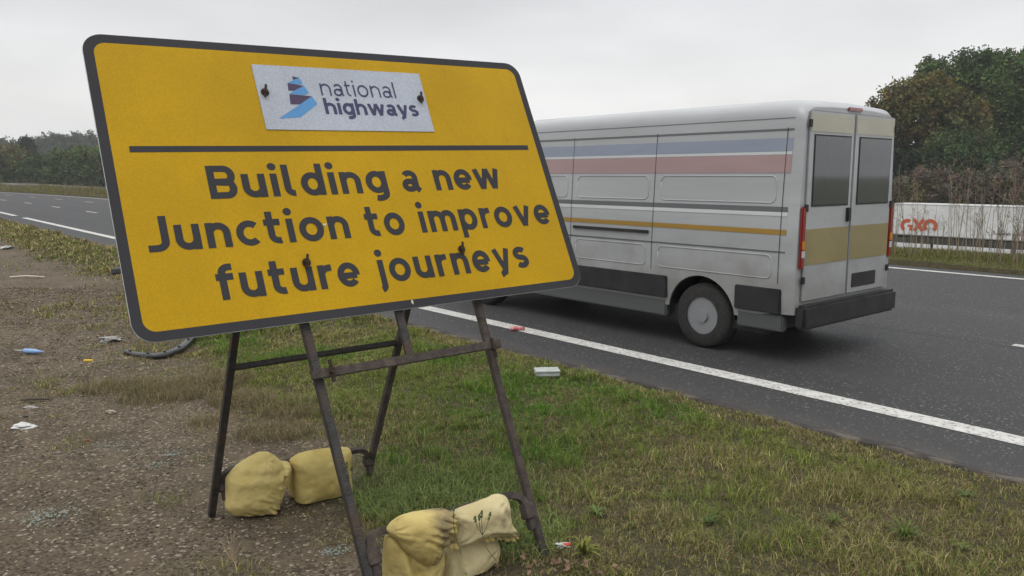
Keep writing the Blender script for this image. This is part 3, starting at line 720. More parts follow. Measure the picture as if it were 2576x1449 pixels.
M_rust = nmat('rusty_bolt', (.05, .026, .014), (.018, .012, .009), 90, .9, .6, 200)
base = G(1150, 1340)
sign = empty('road_sign', (float(base[0]), float(base[1]), 0))
tag(sign, 'large yellow road sign about building a new junction, leaning on a rusty A-frame', 'road sign')
mb = MB(); P = rrect(0, 0, SW, SH, .085); n = len(P)
mb.add([SP_(x, y, -.001) for x, y in P] + [SP_(x, y, -.008) for x, y in P], [tuple(range(n)), tuple(range(n, 2 * n))[::-1]] + [(i, (i + 1) % n, (i + 1) % n + n, i + n) for i in range(n)])
board = mb.build('sign_board', M_alu, sign)
bw = .0415; mb = MB(); A = rrect(.0015, .0015, SW - .0015, SH - .0015, .0835); B = rrect(bw, bw, SW - bw, SH - bw, .050)
mb.add([SP_(x, y, .0006) for x, y in A] + [SP_(x, y, .0006) for x, y in B], [(i, (i + 1) % n, (i + 1) % n + n, i + n) for i in range(n)]); mb.build('border', M_blk, board)
mb = MB(); mb.add([SP_(x, y, .0005) for x, y in B], [tuple(range(n))]); mb.build('sign_face', M_yel, board)
mb = MB(); mb.add([UV(.0485, .6152, .0016), UV(.0482, .5946, .0016), UV(.9550, .5963, .0016), UV(.9560, .6168, .0016)], [(0, 1, 2, 3)]); mb.build('divider', M_blk, board)
def wl(u0, u1, v): return (u0 * SW, u1 * SW, v * SH)
XH = .0825 * SH
for words in ([('Building', .1741, .5475, .4325), ('a', .583, .6253, .4325), ('new', .6650, .8431, .4325)],
              [('Junction', .050, .4355, .2705), ('to', .474, .5633, .2705), ('improve', .6017, .9599, .2705)],
              [('future', .1532, .4346, .1015), ('journeys', .4715, .8591, .1015)]):
    mb = MB()
    for tx, a, b_, v in words: x0, x1, y0 = wl(a, b_, v); word(mb, tx, x0, x1, y0, XH, .265, SP_, .0012, gap=.20 if tx != 'new' else .15)
    mb.build('lettering', M_blk, board)
def bolt(u, v, parent):
    c = Vector(UV(u, v, .001)); nn = Vector(N_); m = MB()
    m.cyl(c + nn * .004, nn, .019, .006, 16).cyl(c + nn * .012, nn, .010, .018, 8)
    vv = Vector(V_) + Vector(U_) * .25
    m.bar(c + nn * .016 - vv * .030, c + nn * .016 + vv * .034, .010, .006, U_)
    m.build('bolt', M_rust, parent)
for u, v in ((.3288, .1968), (.6864, .1952)): bolt(u, v, board)
mb = MB(); c = np.array(SP_(0, 0, 0)); q = (1.215 / SW)
mb.add([UV(.532, .020, .0018), UV(.536, .012, .0018), UV(.5375, .024, .0018), UV(.5345, .032, .0018)], [(0, 1, 2, 3)]); mb.build('chipped_film', nmat('bare_sheet', (.5, .46, .34), rough=.6), board); mb = MB(); mb.add([UV(.3795, .325, .0032), UV(.386, .318, .0032), UV(.389, .330, .0032)], [(0, 1, 2)])
mb.build('chipped_film', nmat('bare_sheet', (.5, .46, .34), rough=.6), board)
mb = MB(); mb.add([UV(.3080, .9215, z) for z in (.0045,)] + [UV(.3092, .6750, .0045), UV(.6996, .6728, .0045), UV(.7000, .9220, .0045)], [(0, 1, 2, 3)])
mb.add([UV(.3080, .9215, .0045), UV(.3092, .6750, .0045), UV(.6996, .6728, .0045), UV(.7000, .9220, .0045), UV(.3080, .9215, .001), UV(.3092, .6750, .001), UV(.6996, .6728, .001), UV(.7000, .9220, .001)], [(4, 5, 1, 0), (5, 6, 2, 1), (6, 7, 3, 2), (7, 4, 0, 3)])
plate = mb.build('name_plate', M_wht, sign)
E1 = [[(0.3893, 0.8821), (0.404, 0.8778), (0.3894, 0.8669)], [(0.3758, 0.8545), (0.4107, 0.8462), (0.3853, 0.8247), (0.3741, 0.8249)], [(0.3742, 0.8111), (0.4227, 0.8061), (0.3918, 0.7722), (0.3715, 0.7715)]]
E2 = [[(0.404, 0.8778), (0.4094, 0.8539), (0.4012, 0.850), (0.3758, 0.8545), (0.3894, 0.8669)], [(0.4107, 0.8462), (0.4179, 0.8181), (0.4067, 0.8093), (0.3743, 0.8121), (0.3853, 0.8247)], [(0.4227, 0.8061), (0.4309, 0.776), (0.3869, 0.7226), (0.3394, 0.7158), (0.3918, 0.7722)]]
for nm, es, mt in (('emblem', E1, M_plum), ('emblem', E2, M_sky)):
    mb = MB()
    for e in es: mb.add([UV(u, v, .0052) for u, v in e], [tuple(range(len(e)))])
    mb.build(nm, mt, plate)
mb = MB(); x0, x1, y0 = wl(.4455, .6240, .8112); word(mb, 'national', x0, x1, y0, .0475 * SH, .145, SP_, .0052, True, .21); mb.build('lettering', M_navy, plate)
mb = MB(); x0, x1, y0 = wl(.4452, .6715, .7372); word(mb, 'highways', x0, x1, y0, .0457 * SH, .26, SP_, .0052, True, .12); mb.build('lettering', M_navy, plate)
for u, v in ((.3231, .8146), (.6858, .8121)): bolt(u, v, plate)

M_frame = nmat('worn_steel', (.050, .046, .042), (.030, .027, .025), 30, .6, .5, 120, metal=.25, c3=(.062, .042, .032), s3=9, t3=(.5, .62))
M_frame2 = nmat('rusty_steel', (.066, .050, .042), (.040, .032, .028), 26, .85, .6, 120, c3=(.088, .068, .055), s3=14, t3=(.52, .66))
def fp(x, y, off): return Vector(PL(x, y, O_ + N_ * off, N_))
OFF = -.040
hingeL, hingeR = fp(650, 400, -.055), fp(1113, 400, -.055)
BWd = .038
# front legs
A1 = fp(758, 812, OFF); B1 = fp(925, 1449, OFF); d = (B1 - A1); B1 = A1 + d * ((A1.z + .01) / -d.z); T1 = A1 + Vector(V_ * .60 - N_ * .015)
A2 = fp(1205, 755, OFF); B2 = Vector(G(1366, 1388, .0)); d2 = (B2 - A2).normalized(); T2 = A2 + Vector(V_ * .60 - N_ * .015)
B1l = B1
mb = MB(); mb.bar(B1, T1, .038, .030, U_); mb.build('leg', M_frame, sign, .003)
mb = MB(); mb.bar(B2 + d2 * .02, T2, .038, .030, U_); mb.build('leg', M_frame2, sign, .003)
# rear legs
C1 = Vector(G(532, 1297, 0)); C2 = Vector(G(923, 1202, 0))
mb = MB(); mb.bar(C1, hingeL, .034, .034, U_); mb.build('leg', M_frame, sign, .003)
mb = MB(); mb.bar(C2, hingeR, .034, .034, U_); mb.build('leg', M_frame2, sign, .003)
Rn = (hingeL - C1).cross(C2 - C1).normalized()
if Rn.dot(Vector((0, -1, 0))) < 0: Rn = -Rn
def rp_(x, y, off=0): return Vector(PL(x, y, np.array(C1 + Rn * off), np.array(Rn)))
mb = MB(); mb.bar(rp_(588, 925), rp_(996, 862), .028, .03, V_); mb.build('cross_bar', M_frame, sign, .003)
mb = MB(); mb.bar(fp(783, 945, -.012), fp(1258, 864, -.012), .040, .018, V_); mb.build('cross_bar', M_frame2, sign, .003)
mb = MB(); mb.bar(fp(1031, 896, -.03), fp(985, 715, -.03), .040, .018, U_); mb.build('strut', M_frame, sign, .003)
mb = MB(); mb.bar(hingeL - Vector(U_) * .12, hingeR + Vector(U_) * .12, .04, .03, V_); mb.build('hinge_bar', M_frame, sign, .003)
for (x, y) in ((835, 933), (1243, 876)):
    m = MB(); c = fp(x, y, .004); m.bar(c - Vector(V_) * .045, c + Vector(V_) * .05, .012, .012, U_); m.cyl(c, N_, .012, .03, 8); m.build('clamp', M_rust, sign)
def sm(pts, n=4):                        # Catmull-Rom smoothing
    o = []
    P = [pts[0]] + list(pts) + [pts[-1]]
    for i in range(1, len(P) - 2):
        for k in range(n):
            t = k / n; p0, p1, p2, p3 = P[i - 1], P[i], P[i + 1], P[i + 2]
            o.append(.5 * ((2 * p1) + (p2 - p0) * t + (2 * p0 - 5 * p1 + 4 * p2 - p3) * t * t + (3 * p1 - p0 - 3 * p2 + p3) * t ** 3))
    o.append(pts[-1]); return o
def flatbar(pts, wx, wn, side):
    m = MB(); vs = []; fs = []
    for i, p in enumerate(pts):
        t = (pts[min(i + 1, len(pts) - 1)] - pts[max(i - 1, 0)]).normalized(); s = Vector(side); s = (s - t * s.dot(t)).normalized(); q = t.cross(s)
        for a, b in ((-1, -1), (1, -1), (1, 1), (-1, 1)): vs.append(p + s * a * wn / 2 + q * b * wx / 2)
        if i:
            for k in range(4): fs.append((4 * i - 4 + k, 4 * i - 4 + (k + 1) % 4, 4 * i + (k + 1) % 4, 4 * i + k))
    fs += [(3, 2, 1, 0), tuple(range(4 * len(pts) - 4, 4 * len(pts)))]
    return m.add(vs, fs)
fb = [fp(x, y, OFF + .0) for x, y in ((938, 1412), (930, 1385), (930, 1362), (943, 1343), (980, 1330), (1130, 1288), (1255, 1252), (1285, 1246), (1308, 1252), (1320, 1268), (1326, 1292))]
flatbar(sm(fb), .030, .030, N_).build('ballast_bar', M_frame2, sign, smooth=False)
rb = [rp_(x, y) for x, y in ((560, 1232), (560, 1205), (575, 1186), (610, 1176), (730, 1160), (880, 1136), (905, 1132), (920, 1138), (926, 1152), (926, 1166))]
flatbar(sm(rb), .026, .026, Rn).build('ballast_bar', M_frame2, sign)
for c, s_, nn, mt in ((fp(1327, 1285, OFF), 1, N_, M_frame2), (fp(938, 1398, OFF), 1, N_, M_frame2), (rp_(562, 1220), .9, Rn, M_frame2), (rp_(926, 1158), .9, Rn, M_frame2)):
    m = MB(); v = Vector(V_).normalized(); u = Vector(U_)
    m.bar(c - v * .035 * s_, c + v * .035 * s_, .055 * s_, .05 * s_, u); m.bar(c - v * .085 * s_ , c - v * .036 * s_, .036 * s_, .036 * s_, u); m.build('bracket', mt, sign, .004)
up(sign)

# ------------------------------------------------------------ ballast bags
def bag_mat(name, c1, c2, dirt, dlo=.55):
    m = nmat(name, c1, c2, 9, .85, 0, c3=dirt, s3=5, t3=(dlo, dlo + .16), spec=.2); nt = m.node_tree; N = nt.nodes; L = nt.links; b = N['Principled BSDF']
    tc = N.new('ShaderNodeTexCoord')
    w = N.new('ShaderNodeTexVoronoi'); w.inputs['Scale'].default_value = 260; L.new(tc.outputs['Object'], w.inputs[0])
    n = N.new('ShaderNodeTexNoise'); n.inputs['Scale'].default_value = 22; n.inputs['Detail'].default_value = 4; L.new(tc.outputs['Object'], n.inputs[0])
    b1 = N.new('ShaderNodeBump'); b1.inputs['Strength'].default_value = .5; b1.inputs['Distance'].default_value = .002; L.new(w.outputs['Distance'], b1.inputs['Height'])
    b2 = N.new('ShaderNodeBump'); b2.inputs['Strength'].default_value = .6; b2.inputs['Distance'].default_value = .012; L.new(n.outputs[0], b2.inputs['Height']); L.new(b1.outputs[0], b2.inputs['Normal'])
    L.new(b2.outputs[0], b.inputs['Normal']); return m
def lobe(outline, o, n, T, folds=(), wr=.010, seed=0, nr=46, na=180, skew=(0, 0), off=0.0, flat=2.6, aniso=None, gathers=()):
    """pillow with the given outline (photo positions on the plane o,n), both sides inflated"""
    n = np.array(n, float); n /= np.linalg.norm(n); o = np.array(o) + n * off
    ez = np.array([0, 0, 1.]); ez -= n * (ez @ n); ez /= np.linalg.norm(ez); ex = np.cross(ez, n); 
    def to2(x, y): p = PL(x, y, o, n) - o; return np.array([p @ ex, p @ ez])
    P = np.array([to2(x, y) for x, y in outline]); 
    # smooth the closed outline
    Q = []; m_ = len(P)
    for i in range(m_):
        p0, p1, p2, p3 = P[i - 1], P[i], P[(i + 1) % m_], P[(i + 2) % m_]
        for k in range(6):
            t = k / 6; Q.append(.5 * ((2 * p1) + (p2 - p0) * t * .8 + (2 * p0 - 5 * p1 + 4 * p2 - p3) * t * t * .0) if 0 else p1 * (1 - t) + p2 * t)
    Q = np.array(Q)
    for _ in range(2): Q = (np.roll(Q, 1, 0) + Q * 2 + np.roll(Q, -1, 0)) / 4
    c = Q.mean(0) + np.array(skew); ang = np.linspace(0, 2 * np.pi, na, endpoint=False); rad = []
    for a in ang:
        d = np.array([math.cos(a), math.sin(a)]); best = 0
        for i in range(len(Q)):
            p, q = Q[i] - c, Q[(i + 1) % len(Q)] - c; e = q - p; den = d[0] * e[1] - d[1] * e[0]
            if abs(den) < 1e-12: continue
            t = (p[0] * e[1] - p[1] * e[0]) / den; s = (p[0] * d[1] - p[1] * d[0]) / den
            if t > 0 and -1e-6 <= s <= 1 + 1e-6: best = max(best, t)
        rad.append(best)
    rad = np.array(rad); rs = np.sin(np.linspace(0, 1, nr) * np.pi / 2)
    V = []; F = []; F2 = [[], []]
    gl = [(to2(x0, y0), ga, gk, gr, gp) for x0, y0, ga, gk, gr, gp in gathers]
    fl = [(to2(x0, y0), to2(x1, y1), dp, wd) for x0, y0, x1, y1, dp, wd in folds]
    for side in (1, -1):
        b = len(V)
        for i, r in enumerate(rs[1:]):
            for j, a in enumerate(ang):
                p = c + np.array([math.cos(a), math.sin(a)]) * rad[j] * r
                th = T * max(0.0, 1 - r ** flat) ** .55
                w = 0
                w += (fbm(np.array(p[0] * 16 + seed), np.array(p[1] * 16 + seed), 3) - .5) * wr * 2.2 * min(1, (1 - r) * 6 + .2)
                if aniso: ca_, sa_ = math.cos(aniso[0]), math.sin(aniso[0]); pa = p[0] * ca_ + p[1] * sa_; pb = -p[0] * sa_ + p[1] * ca_; w += (1 - abs(2 * float(fbm(np.array(pa * 6 + seed), np.array(pb * 34 + seed), 2)) - 1) * 2.2) * aniso[1] * float(sstep(aniso[2], aniso[2] + .45, (p @ np.array([math.cos(aniso[3]), math.sin(aniso[3])]) - c @ np.array([math.cos(aniso[3]), math.sin(aniso[3])])) / .15 + .5))
                for g0, ga, gk, gr, gp in gl:
                    q = p - g0; dd = np.linalg.norm(q); w += ga * (abs(math.sin(gk * math.atan2(q[1], q[0]) + gp + 3 * float(vn(p[0] * 9, p[1] * 9)))) - .55) * math.exp(-(dd / gr) ** 2) * min(1, dd / .03)
                for f0, f1, dp, wd in fl:
                    e = f1 - f0; t = np.clip(((p - f0) @ e) / (e @ e), 0, 1); dd = np.linalg.norm(p - f0 - e * t)
                    env = math.sin(math.pi * min(1, max(0, .15 + t * .7)))
                    w -= dp * math.exp(-(dd / wd) ** 2) * env - dp * .5 * math.exp(-((dd - wd * 1.8) / wd) ** 2) * env
                V.append(o + ex * p[0] + ez * p[1] + n * side * (th + (w if side > 0 else w * .5)))
        cc = np.mean(V[b:b + na], 0); V.append(cc); ci = len(V) - 1; m = len(rs) - 1
        for i in range(m - 1):
            for j in range(na):
                k = (j + 1) % na; q = (b + i * na + j, b + i * na + k, b + (i + 1) * na + k, b + (i + 1) * na + j); F.append(q if side > 0 else q[::-1])
        for j in range(na):
            k = (j + 1) % na; q = (ci, b + j, b + k); F2[0].append(q[::-1] if side < 0 else q)
    # close the rim
    m = len(rs) - 1; half = m * na + 1
    for j in range(na):
        k = (j + 1) % na; F.append(((m - 1) * na + j, (m - 1) * na + k, half + (m - 1) * na + k, half + (m - 1) * na + j))
    return V, F, F2[0]
def bag(name, label, lobes, mat):
    V = []; Q = []; T = []
    for lb in lobes:
        v, q, t = lobe(**lb); o = len(V); V += v; Q += [tuple(i + o for i in f) for f in q]; T += [tuple(i + o for i in f) for f in t]
    V = np.array(V); V[:, 2] = np.maximum(V[:, 2], .008)
    o = mesh_np(name, V, [np.array(Q), np.array(T)], mat, smooth=True)
    bm = bmesh.new(); bm.from_mesh(o.data); bmesh.ops.recalc_face_normals(bm, faces=bm.faces); bm.to_mesh(o.data); bm.free(); tag(o, label, 'sandbag', 'yellow ballast bags hung on the sign frame'); return o
M_bagA = bag_mat('yellow_sacking', (.53, .43, .175), (.44, .35, .13), (.33, .25, .10), .60)
M_bagB = bag_mat('yellow_sacking_clean', (.52, .415, .155), (.42, .325, .105), (.30, .22, .08), .62)
M_bagC = bag_mat('yellow_sacking_dirty', (.50, .40, .155), (.40, .31, .11), (.19, .15, .08), .54)
M_bagD = bag_mat('yellow_sacking_bleached', (.52, .45, .26), (.43, .36, .19), (.19, .15, .10), .55)
rbm = Vector(np.array((rb[3] + rb[5]) / 2)); rn = np.array([Rn.x, Rn.y, 0]); rn /= np.linalg.norm(rn)
rbm = np.array(rbm) + rn * .03
bag('sandbag', 'left rear yellow sandbag sagging forward with a gathered bottom corner', [
    dict(outline=[(568, 1203), (580, 1185), (602, 1168), (630, 1150), (655, 1137), (676, 1137), (694, 1147), (708, 1160), (730, 1162), (727, 1180), (722, 1205), (712, 1235), (700, 1268), (695, 1290), (694, 1309), (678, 1309), (655, 1301), (620, 1298), (585, 1296), (566, 1280), (568, 1245)],
         o=rbm, n=rn, T=.115, seed=3, gathers=[(700, 1306, .016, 7, .10, .4), (733, 1168, .012, 6, .10, 1.3), (660, 1150, .006, 4, .09, .2)], aniso=(-.5, .007, .35, -.9), folds=[(578, 1190, 690, 1180, .008, .02), (705, 1160, 694, 1235, .014, .008), (662, 1262, 696, 1280, .010, .007), (655, 1282, 694, 1296, .008, .006)])], M_bagA)
bag('sandbag', 'right rear yellow sandbag, smooth and square, behind the front left leg', [
    dict(outline=[(728, 1158), (750, 1143), (780, 1134), (815, 1129), (850, 1125), (878, 1126), (882, 1135), (880, 1170), (882, 1205), (886, 1235), (890, 1252), (872, 1246), (845, 1254), (800, 1262), (765, 1270), (748, 1272), (740, 1250), (736, 1215), (738, 1185)],
         o=rbm + rn * .02, n=rn, T=.10, seed=11, wr=.007, flat=2.8, gathers=[(884, 1126, .008, 5, .07, .5), (736, 1276, .009, 6, .08, .9), (892, 1252, .012, 7, .09, .1)], folds=[(745, 1150, 760, 1260, .005, .02), (800, 1255, 880, 1236, .008, .008)]),
    dict(outline=[(730, 1165), (745, 1160), (752, 1200), (752, 1250), (746, 1262), (732, 1256), (726, 1220)], o=rbm - rn * .07, n=rn, T=.06, seed=5)], M_bagB)
fbm_ = np.array((fb[4] + fb[6]) / 2); fn = np.array([N_[0], N_[1], 0]); fn /= np.linalg.norm(fn)
fo = fbm_ + fn * .0
bag('sandbag', 'left front yellow sandbag, deeply creased, cut by the lower picture edge', [
    dict(outline=[(973, 1334), (985, 1318), (1010, 1300), (1045, 1290), (1085, 1284), (1118, 1280), (1140, 1287), (1146, 1297), (1143, 1325), (1130, 1350), (1108, 1372), (1096, 1400), (1088, 1418), (1066, 1419), (1040, 1405), (1015, 1382), (995, 1358), (980, 1345)],
         o=fo + fn * .075, n=fn, T=.085, seed=23, wr=.007, gathers=[(1150, 1300, .016, 9, .13, .3), (975, 1332, .010, 6, .08, .9), (1072, 1420, .010, 6, .08, .2)], aniso=(-.45, .008, .3, .1), folds=[(1072, 1312, 1130, 1338, .008, .008), (1050, 1345, 1100, 1362, .006, .008), (1132, 1305, 1086, 1412, .016, .008)]),
    dict(outline=[(972, 1345), (1000, 1352), (1045, 1378), (1090, 1395), (1115, 1380), (1112, 1420), (1104, 1470), (1092, 1520), (1035, 1525), (985, 1515), (964, 1480), (968, 1410)],
         o=fo + fn * .0, n=fn, T=.10, seed=31, wr=.010, gathers=[(1110, 1385, .012, 6, .12, .3)], folds=[(1000, 1370, 1060, 1480, .014, .02), (985, 1380, 1000, 1500, .01, .014)])], M_bagC)
bag('sandbag', 'right front sandbag with bleached top lobe and frilled hem, doubled over the bar', [
    dict(outline=[(1130, 1292), (1160, 1281), (1200, 1266), (1240, 1251), (1257, 1243), (1270, 1246), (1277, 1262), (1280, 1290), (1284, 1315), (1298, 1335), (1296, 1348), (1270, 1346), (1235, 1348), (1205, 1350), (1165, 1362), (1137, 1374), (1132, 1350), (1132, 1320)],
         o=fo + fn * .06, n=fn, T=.075, seed=41, wr=.007, flat=3.0, gathers=[(1262, 1244, .009, 5, .07, .1), (1300, 1345, .014, 8, .09, .6), (1130, 1375, .012, 7, .09, .2), (1130, 1290, .008, 6, .07, .7)], folds=[(1240, 1255, 1262, 1300, .006, .012), (1215, 1335, 1290, 1338, .010, .010)]),
    dict(outline=[(1128, 1345), (1165, 1352), (1215, 1345), (1245, 1342), (1252, 1375), (1248, 1405), (1226, 1440), (1190, 1475), (1150, 1505), (1115, 1508), (1100, 1470), (1108, 1400)],
         o=fo - fn * .005, n=fn, T=.09, seed=47, wr=.010, gathers=[(1252, 1350, .012, 7, .10, .2), (1110, 1500, .014, 7, .14, .2)], folds=[(1130, 1380, 1140, 1480, .01, .014), (1200, 1365, 1225, 1430, .006, .02)])], M_bagD)
hem = bpy.data.objects['sandbag.003']
V = []; F = []
hp = sm([Vector(PL(x, y, fo + fn * .085, fn)) for x, y in ((1128, 1378), (1150, 1370), (1180, 1360), (1207, 1351), (1225, 1356), (1245, 1349), (1270, 1353), (1292, 1352), (1300, 1342))], 5)
for i, p in enumerate(hp):
    k = .012 * math.sin(i * 1.7); V += [p + Vector(fn) * (k * .3) + Vector((0, 0, .010)), p + Vector(fn) * (k + .012) - Vector((0, 0, .009))]
    if i: F.append((2 * i - 2, 2 * i - 1, 2 * i + 1, 2 * i))
hm = mesh_np('hem', V, np.array(F), M_bagC, hem, smooth=True)

# ------------------------------------------------------------ plants standing on their own
M_rosette = colmat('rosette_leaf', .6, .2)
def rosette(px, py, label, r=.13, nl=16, col=(.06, .12, .03), rise=.5, group=None, w=.16):
    c = G(px, py); s, Y = RC(c[0], c[1]); z = float(height(s, Y)) + .005
    V = []; F = []; C = []; r *= .62; nl = int(nl * 1.8); w *= .5; rise *= .7; col = (col[0] * 1.45, col[1] * 1.0, col[2] * .8)
    for k in range(nl):
        a = k * 2.39996 + random.uniform(-.2, .2); L_ = r * random.uniform(.55, 1.1); e = rise * random.uniform(.3, 1.2)
        d = np.array([math.cos(a), math.sin(a)]); sd = np.array([-d[1], d[0]]); b = len(V); cc = np.array(col) * random.uniform(.7, 1.35)
        for j in range(7):
            t = j / 6; wdt = L_ * w * math.sin(math.pi * (.08 + .92 * t) ** .8) * (1 + (.45 if j % 2 else -.25)) * (j < 6)
            p = d * L_ * t; zz = L_ * e * math.sin(t * 2.2) + .012
            for q in (-1, 1): V.append((c[0] + p[0] + sd[0] * wdt * q, c[1] + p[1] + sd[1] * wdt * q, z + zz + wdt * .4)); C.append(cc)
            if j: F.append((b + 2 * j - 2, b + 2 * j - 1, b + 2 * j + 1, b + 2 * j))
    o = mesh_np('rosette_weed', V, np.array(F), M_rosette, colors=np.array(C)); tag(o, label, 'weed', 'leafy weeds in the verge'); return o
rosette(1500, 1300, 'leafy weed in the grass above the dock plant, right of the frame', .12, 18, (.07, .135, .04))
rosette(1780, 1325, 'dark leafy weed in the grass midway between frame and picture edge', .11, 14, (.05, .10, .03))
rosette(2095, 1322, 'spiky green rosette left of the largest one in the lower right grass', .12, 18, (.06, .12, .03), .8, w=.08)
rosette(2275, 1360, 'largest spiky green rosette in the lower right grass', .16, 26, (.055, .115, .028), .9, w=.08)
rosette(2430, 1262, 'leafy weed nearest the kerb at the right picture edge', .13, 16, (.055, .10, .03))
rosette(2420, 1390, 'pale green small weed in the lower right corner', .09, 14, (.08, .14, .04))
rosette(1470, 1400, 'broad leaved dock plant beside the white and red wrapper', .17, 14, (.10, .155, .035), 1.1, w=.17)
rosette(1262, 1372, 'weed growing against the right front sandbag', .10, 12, (.06, .11, .03), 1.2)
def sprig(label, base, tips, col, buds=True, thick=.0014):
    c = Vector(base); mb = MB()
    for path in tips:
        mb.tube(sm([Vector(q) for q in path], 3), thick, 5)
        if buds:
            e = Vector(path[-1]); mb.cyl(e, (0.2, .1, 1), .007, .016, 6, .003)
            q = Vector(path[-1]).lerp(Vector(path[-2]), .35); mb.cyl(q, (0.4, .1, 1), .006, .012, 6, .003)
    o = mb.build('budding_weed', nmat('weed_stem', tuple(v * 1.5 for v in col), col, 30, .8)); tag(o, label, 'weed'); return o
def fq(x, y, off): return tuple(PL(x, y, fo + fn * off, fn))
sprig('thin weed with small buds rising in front of the right front sandbag', fq(1250, 1440, .2),
      [[fq(1260, 1425, .2), fq(1222, 1375, .2), fq(1214, 1345, .2), fq(1200, 1325, .2), fq(1195, 1302, .2)], [fq(1214, 1345, .2), fq(1212, 1318, .2), fq(1212, 1288, .2)], [fq(1214, 1345, .2), fq(1224, 1325, .2), fq(1233, 1292, .2)], [fq(1212, 1345, .2), fq(1206, 1320, .2), fq(1206, 1297, .2)], [fq(1160, 1395, .2), fq(1142, 1330, .21), fq(1141, 1280, .21)]], (.055, .075, .025))
def rq(x, y, off): return tuple(PL(x, y, rbm + rn * off, rn))
sprig('small dark weed standing before the right rear sandbag', rq(892, 1260, .17), [[rq(892, 1258, .17), rq(882, 1225, .17), rq(876, 1190, .17), rq(872, 1165, .17)], [rq(880, 1210, .17), rq(868, 1190, .17), rq(866, 1172, .17)], [rq(879, 1205, .17), rq(886, 1190, .17), rq(884, 1178, .17)]], (.05, .08, .03))
b0 = G(585, 1412)
sprig('dry straw tuft on the gravel in front of the rear left leg', b0, [[tuple(b0), tuple(b0 + np.array([dx * .5, 0, h * .5])), tuple(b0 + np.array([dx, 0, h]))] for dx, h in ((-.05, .10), (-.02, .13), (.0, .16), (.015, .15), (.04, .09), (-.035, .06), (.06, .07))], (.30, .23, .14), False, .0012)

# ------------------------------------------------------------ litter
def blob(name, label, cat, px, py, r, mat, flat=.35, seed=0, n=60, jag=.3, parent=None, zoff=0):
    c = G(px, py); s, Y = RC(c[0], c[1]); z = float(height(s, Y)) + zoff if s < 5.1 else -.1
    bm = bmesh.new(); bmesh.ops.create_icosphere(bm, subdivisions=3, radius=1); rr = random.Random(seed)
    for v in bm.verts:
        k = 1 + (float(vn(v.co.x * 2 + seed + 9, v.co.y * 2 + v.co.z * 3 + 20)) - .5) * 2 * jag + (float(vn(v.co.x * 6 + seed + 9, v.co.y * 6 + v.co.z * 5 + 20)) - .5) * jag
        v.co = Vector((v.co.x * k * r, v.co.y * k * r * .6, max(v.co.z * k, -.6) * r * flat + r * flat * .6))
    me = bpy.data.meshes.new(name); bm.to_mesh(me); bm.free(); me.materials.append(mat)
    o = link(bpy.data.objects.new(name, me)); o.location = (c[0], c[1], z); tag(o, label, cat); return o
M_white = nmat('white_plastic', (.56, .56, .54), (.42, .42, .40), 12, .5)
M_clear = nmat('clear_plastic', (.27, .255, .235), (.19, .175, .155), 18, .3, spec=.6)
blob('tissue', 'crumpled white tissue lying on the gravel at left', 'tissue', 60, 1074, .075, M_white, .22, 1, jag=.5)
blob('plastic_film', 'scrap of clear plastic film on the gravel above the white tissue', 'plastic scrap', 80, 1024, .05, M_clear, .2, 2, jag=.5)
blob('plastic_bag', 'crumpled clear plastic bag left of the black bumper piece', 'plastic bag', 278, 856, .10, M_clear, .4, 3, jag=.5)
blob('paper_scrap', 'small white scrap on the gravel at the far left edge', 'paper', 14, 627, .16, M_white, .3, 4, jag=.6)
blob('bottle_cap', 'black bottle cap lying on the gravel between plastic film and tissue', 'bottle cap', 65, 1048, .018, nmat('black_plastic_cap', (.02, .02, .02), rough=.4), .5, 5, jag=.05)
blob('red_cap', 'tiny red cap on the gravel right of the tissue', 'cap', 218, 1111, .012, nmat('red_plastic', (.35, .02, .02), rough=.4), .6, 6, jag=.2)
blob('pebble', 'largest pale pebble on the gravel under the dry grass', 'stone', 280, 1040, .035, nmat('pale_stone', (.42, .35, .27), (.3, .25, .19), 30, .9), .5, 7, jag=.3)
blob('wrapper', 'white and red snack wrapper on the grass beside the front right foot', 'wrapper', 1413, 1375, .035, M_white, .45, 8, jag=.5)
w = bpy.data.objects['wrapper']; blob('x', None, None, 1425, 1377, .018, nmat('red_print', (.55, .06, .03), rough=.4), .5, 9, jag=.4, zoff=.01)
rx = bpy.data.objects['x']; rx.name = 'printed_end'; rx.parent = w; rx.matrix_parent_inverse = Matrix.Translation(-w.location)
# blue tube
c = Vector(G(92, 884, .025)); e = Vector(G(110, 885, .025)); a = (e - c).normalized(); mb = MB()
p0 = c - a * .02
mb.tube([p0 - a * .13, p0 - a * .12, p0 + a * 0, p0 + a * .10], [.010, .024, .024, .006], 12)
tb = mb.build('glue_tube', nmat('blue_plastic', (.22, .36, .60), rough=.4), smooth=True); tag(tb, 'light blue plastic tube with a pointed nozzle on the gravel', 'tube')
mb = MB(); mb.tube([p0 - a * .14, p0 - a * .20, p0 - a * .24], [.009, .006, .002], 8); mb.build('nozzle', nmat('grey_nozzle', (.35, .36, .36), rough=.5), tb)
c = Vector(G(223, 907, .015)); mb = MB(); mb.tube([c + Vector((-.042, 0, 0)), c + Vector((.025, .005, 0))], .012, 10); mb.tube([c + Vector((.0251, .005, 0)), c + Vector((.04, .006, 0))], .010, 8)
tag(mb.build('lighter', nmat('yellow_plastic', (.65, .42, .02), rough=.35), smooth=False, bevel=.002), 'small yellow cigarette lighter on the gravel', 'lighter')
c = Vector(G(88, 1005, .01)); mb = MB(); mb.tube([c + Vector((-.11, -.01, 0)), c + Vector((-.03, 0, .006)), c + Vector((.11, .01, 0))], [.010, .013, .007], 7)
tag(mb.build('stick', M_bark), 'short brown stick on the gravel above the clear plastic film', 'stick')
c = Vector(G(66, 697, .02)); mb = MB(); mb.tube([c + Vector((-.28, 0, 0)), c + Vector((0, 0, .02)), c + Vector((.30, .03, 0))], [.012, .014, .01], 7)
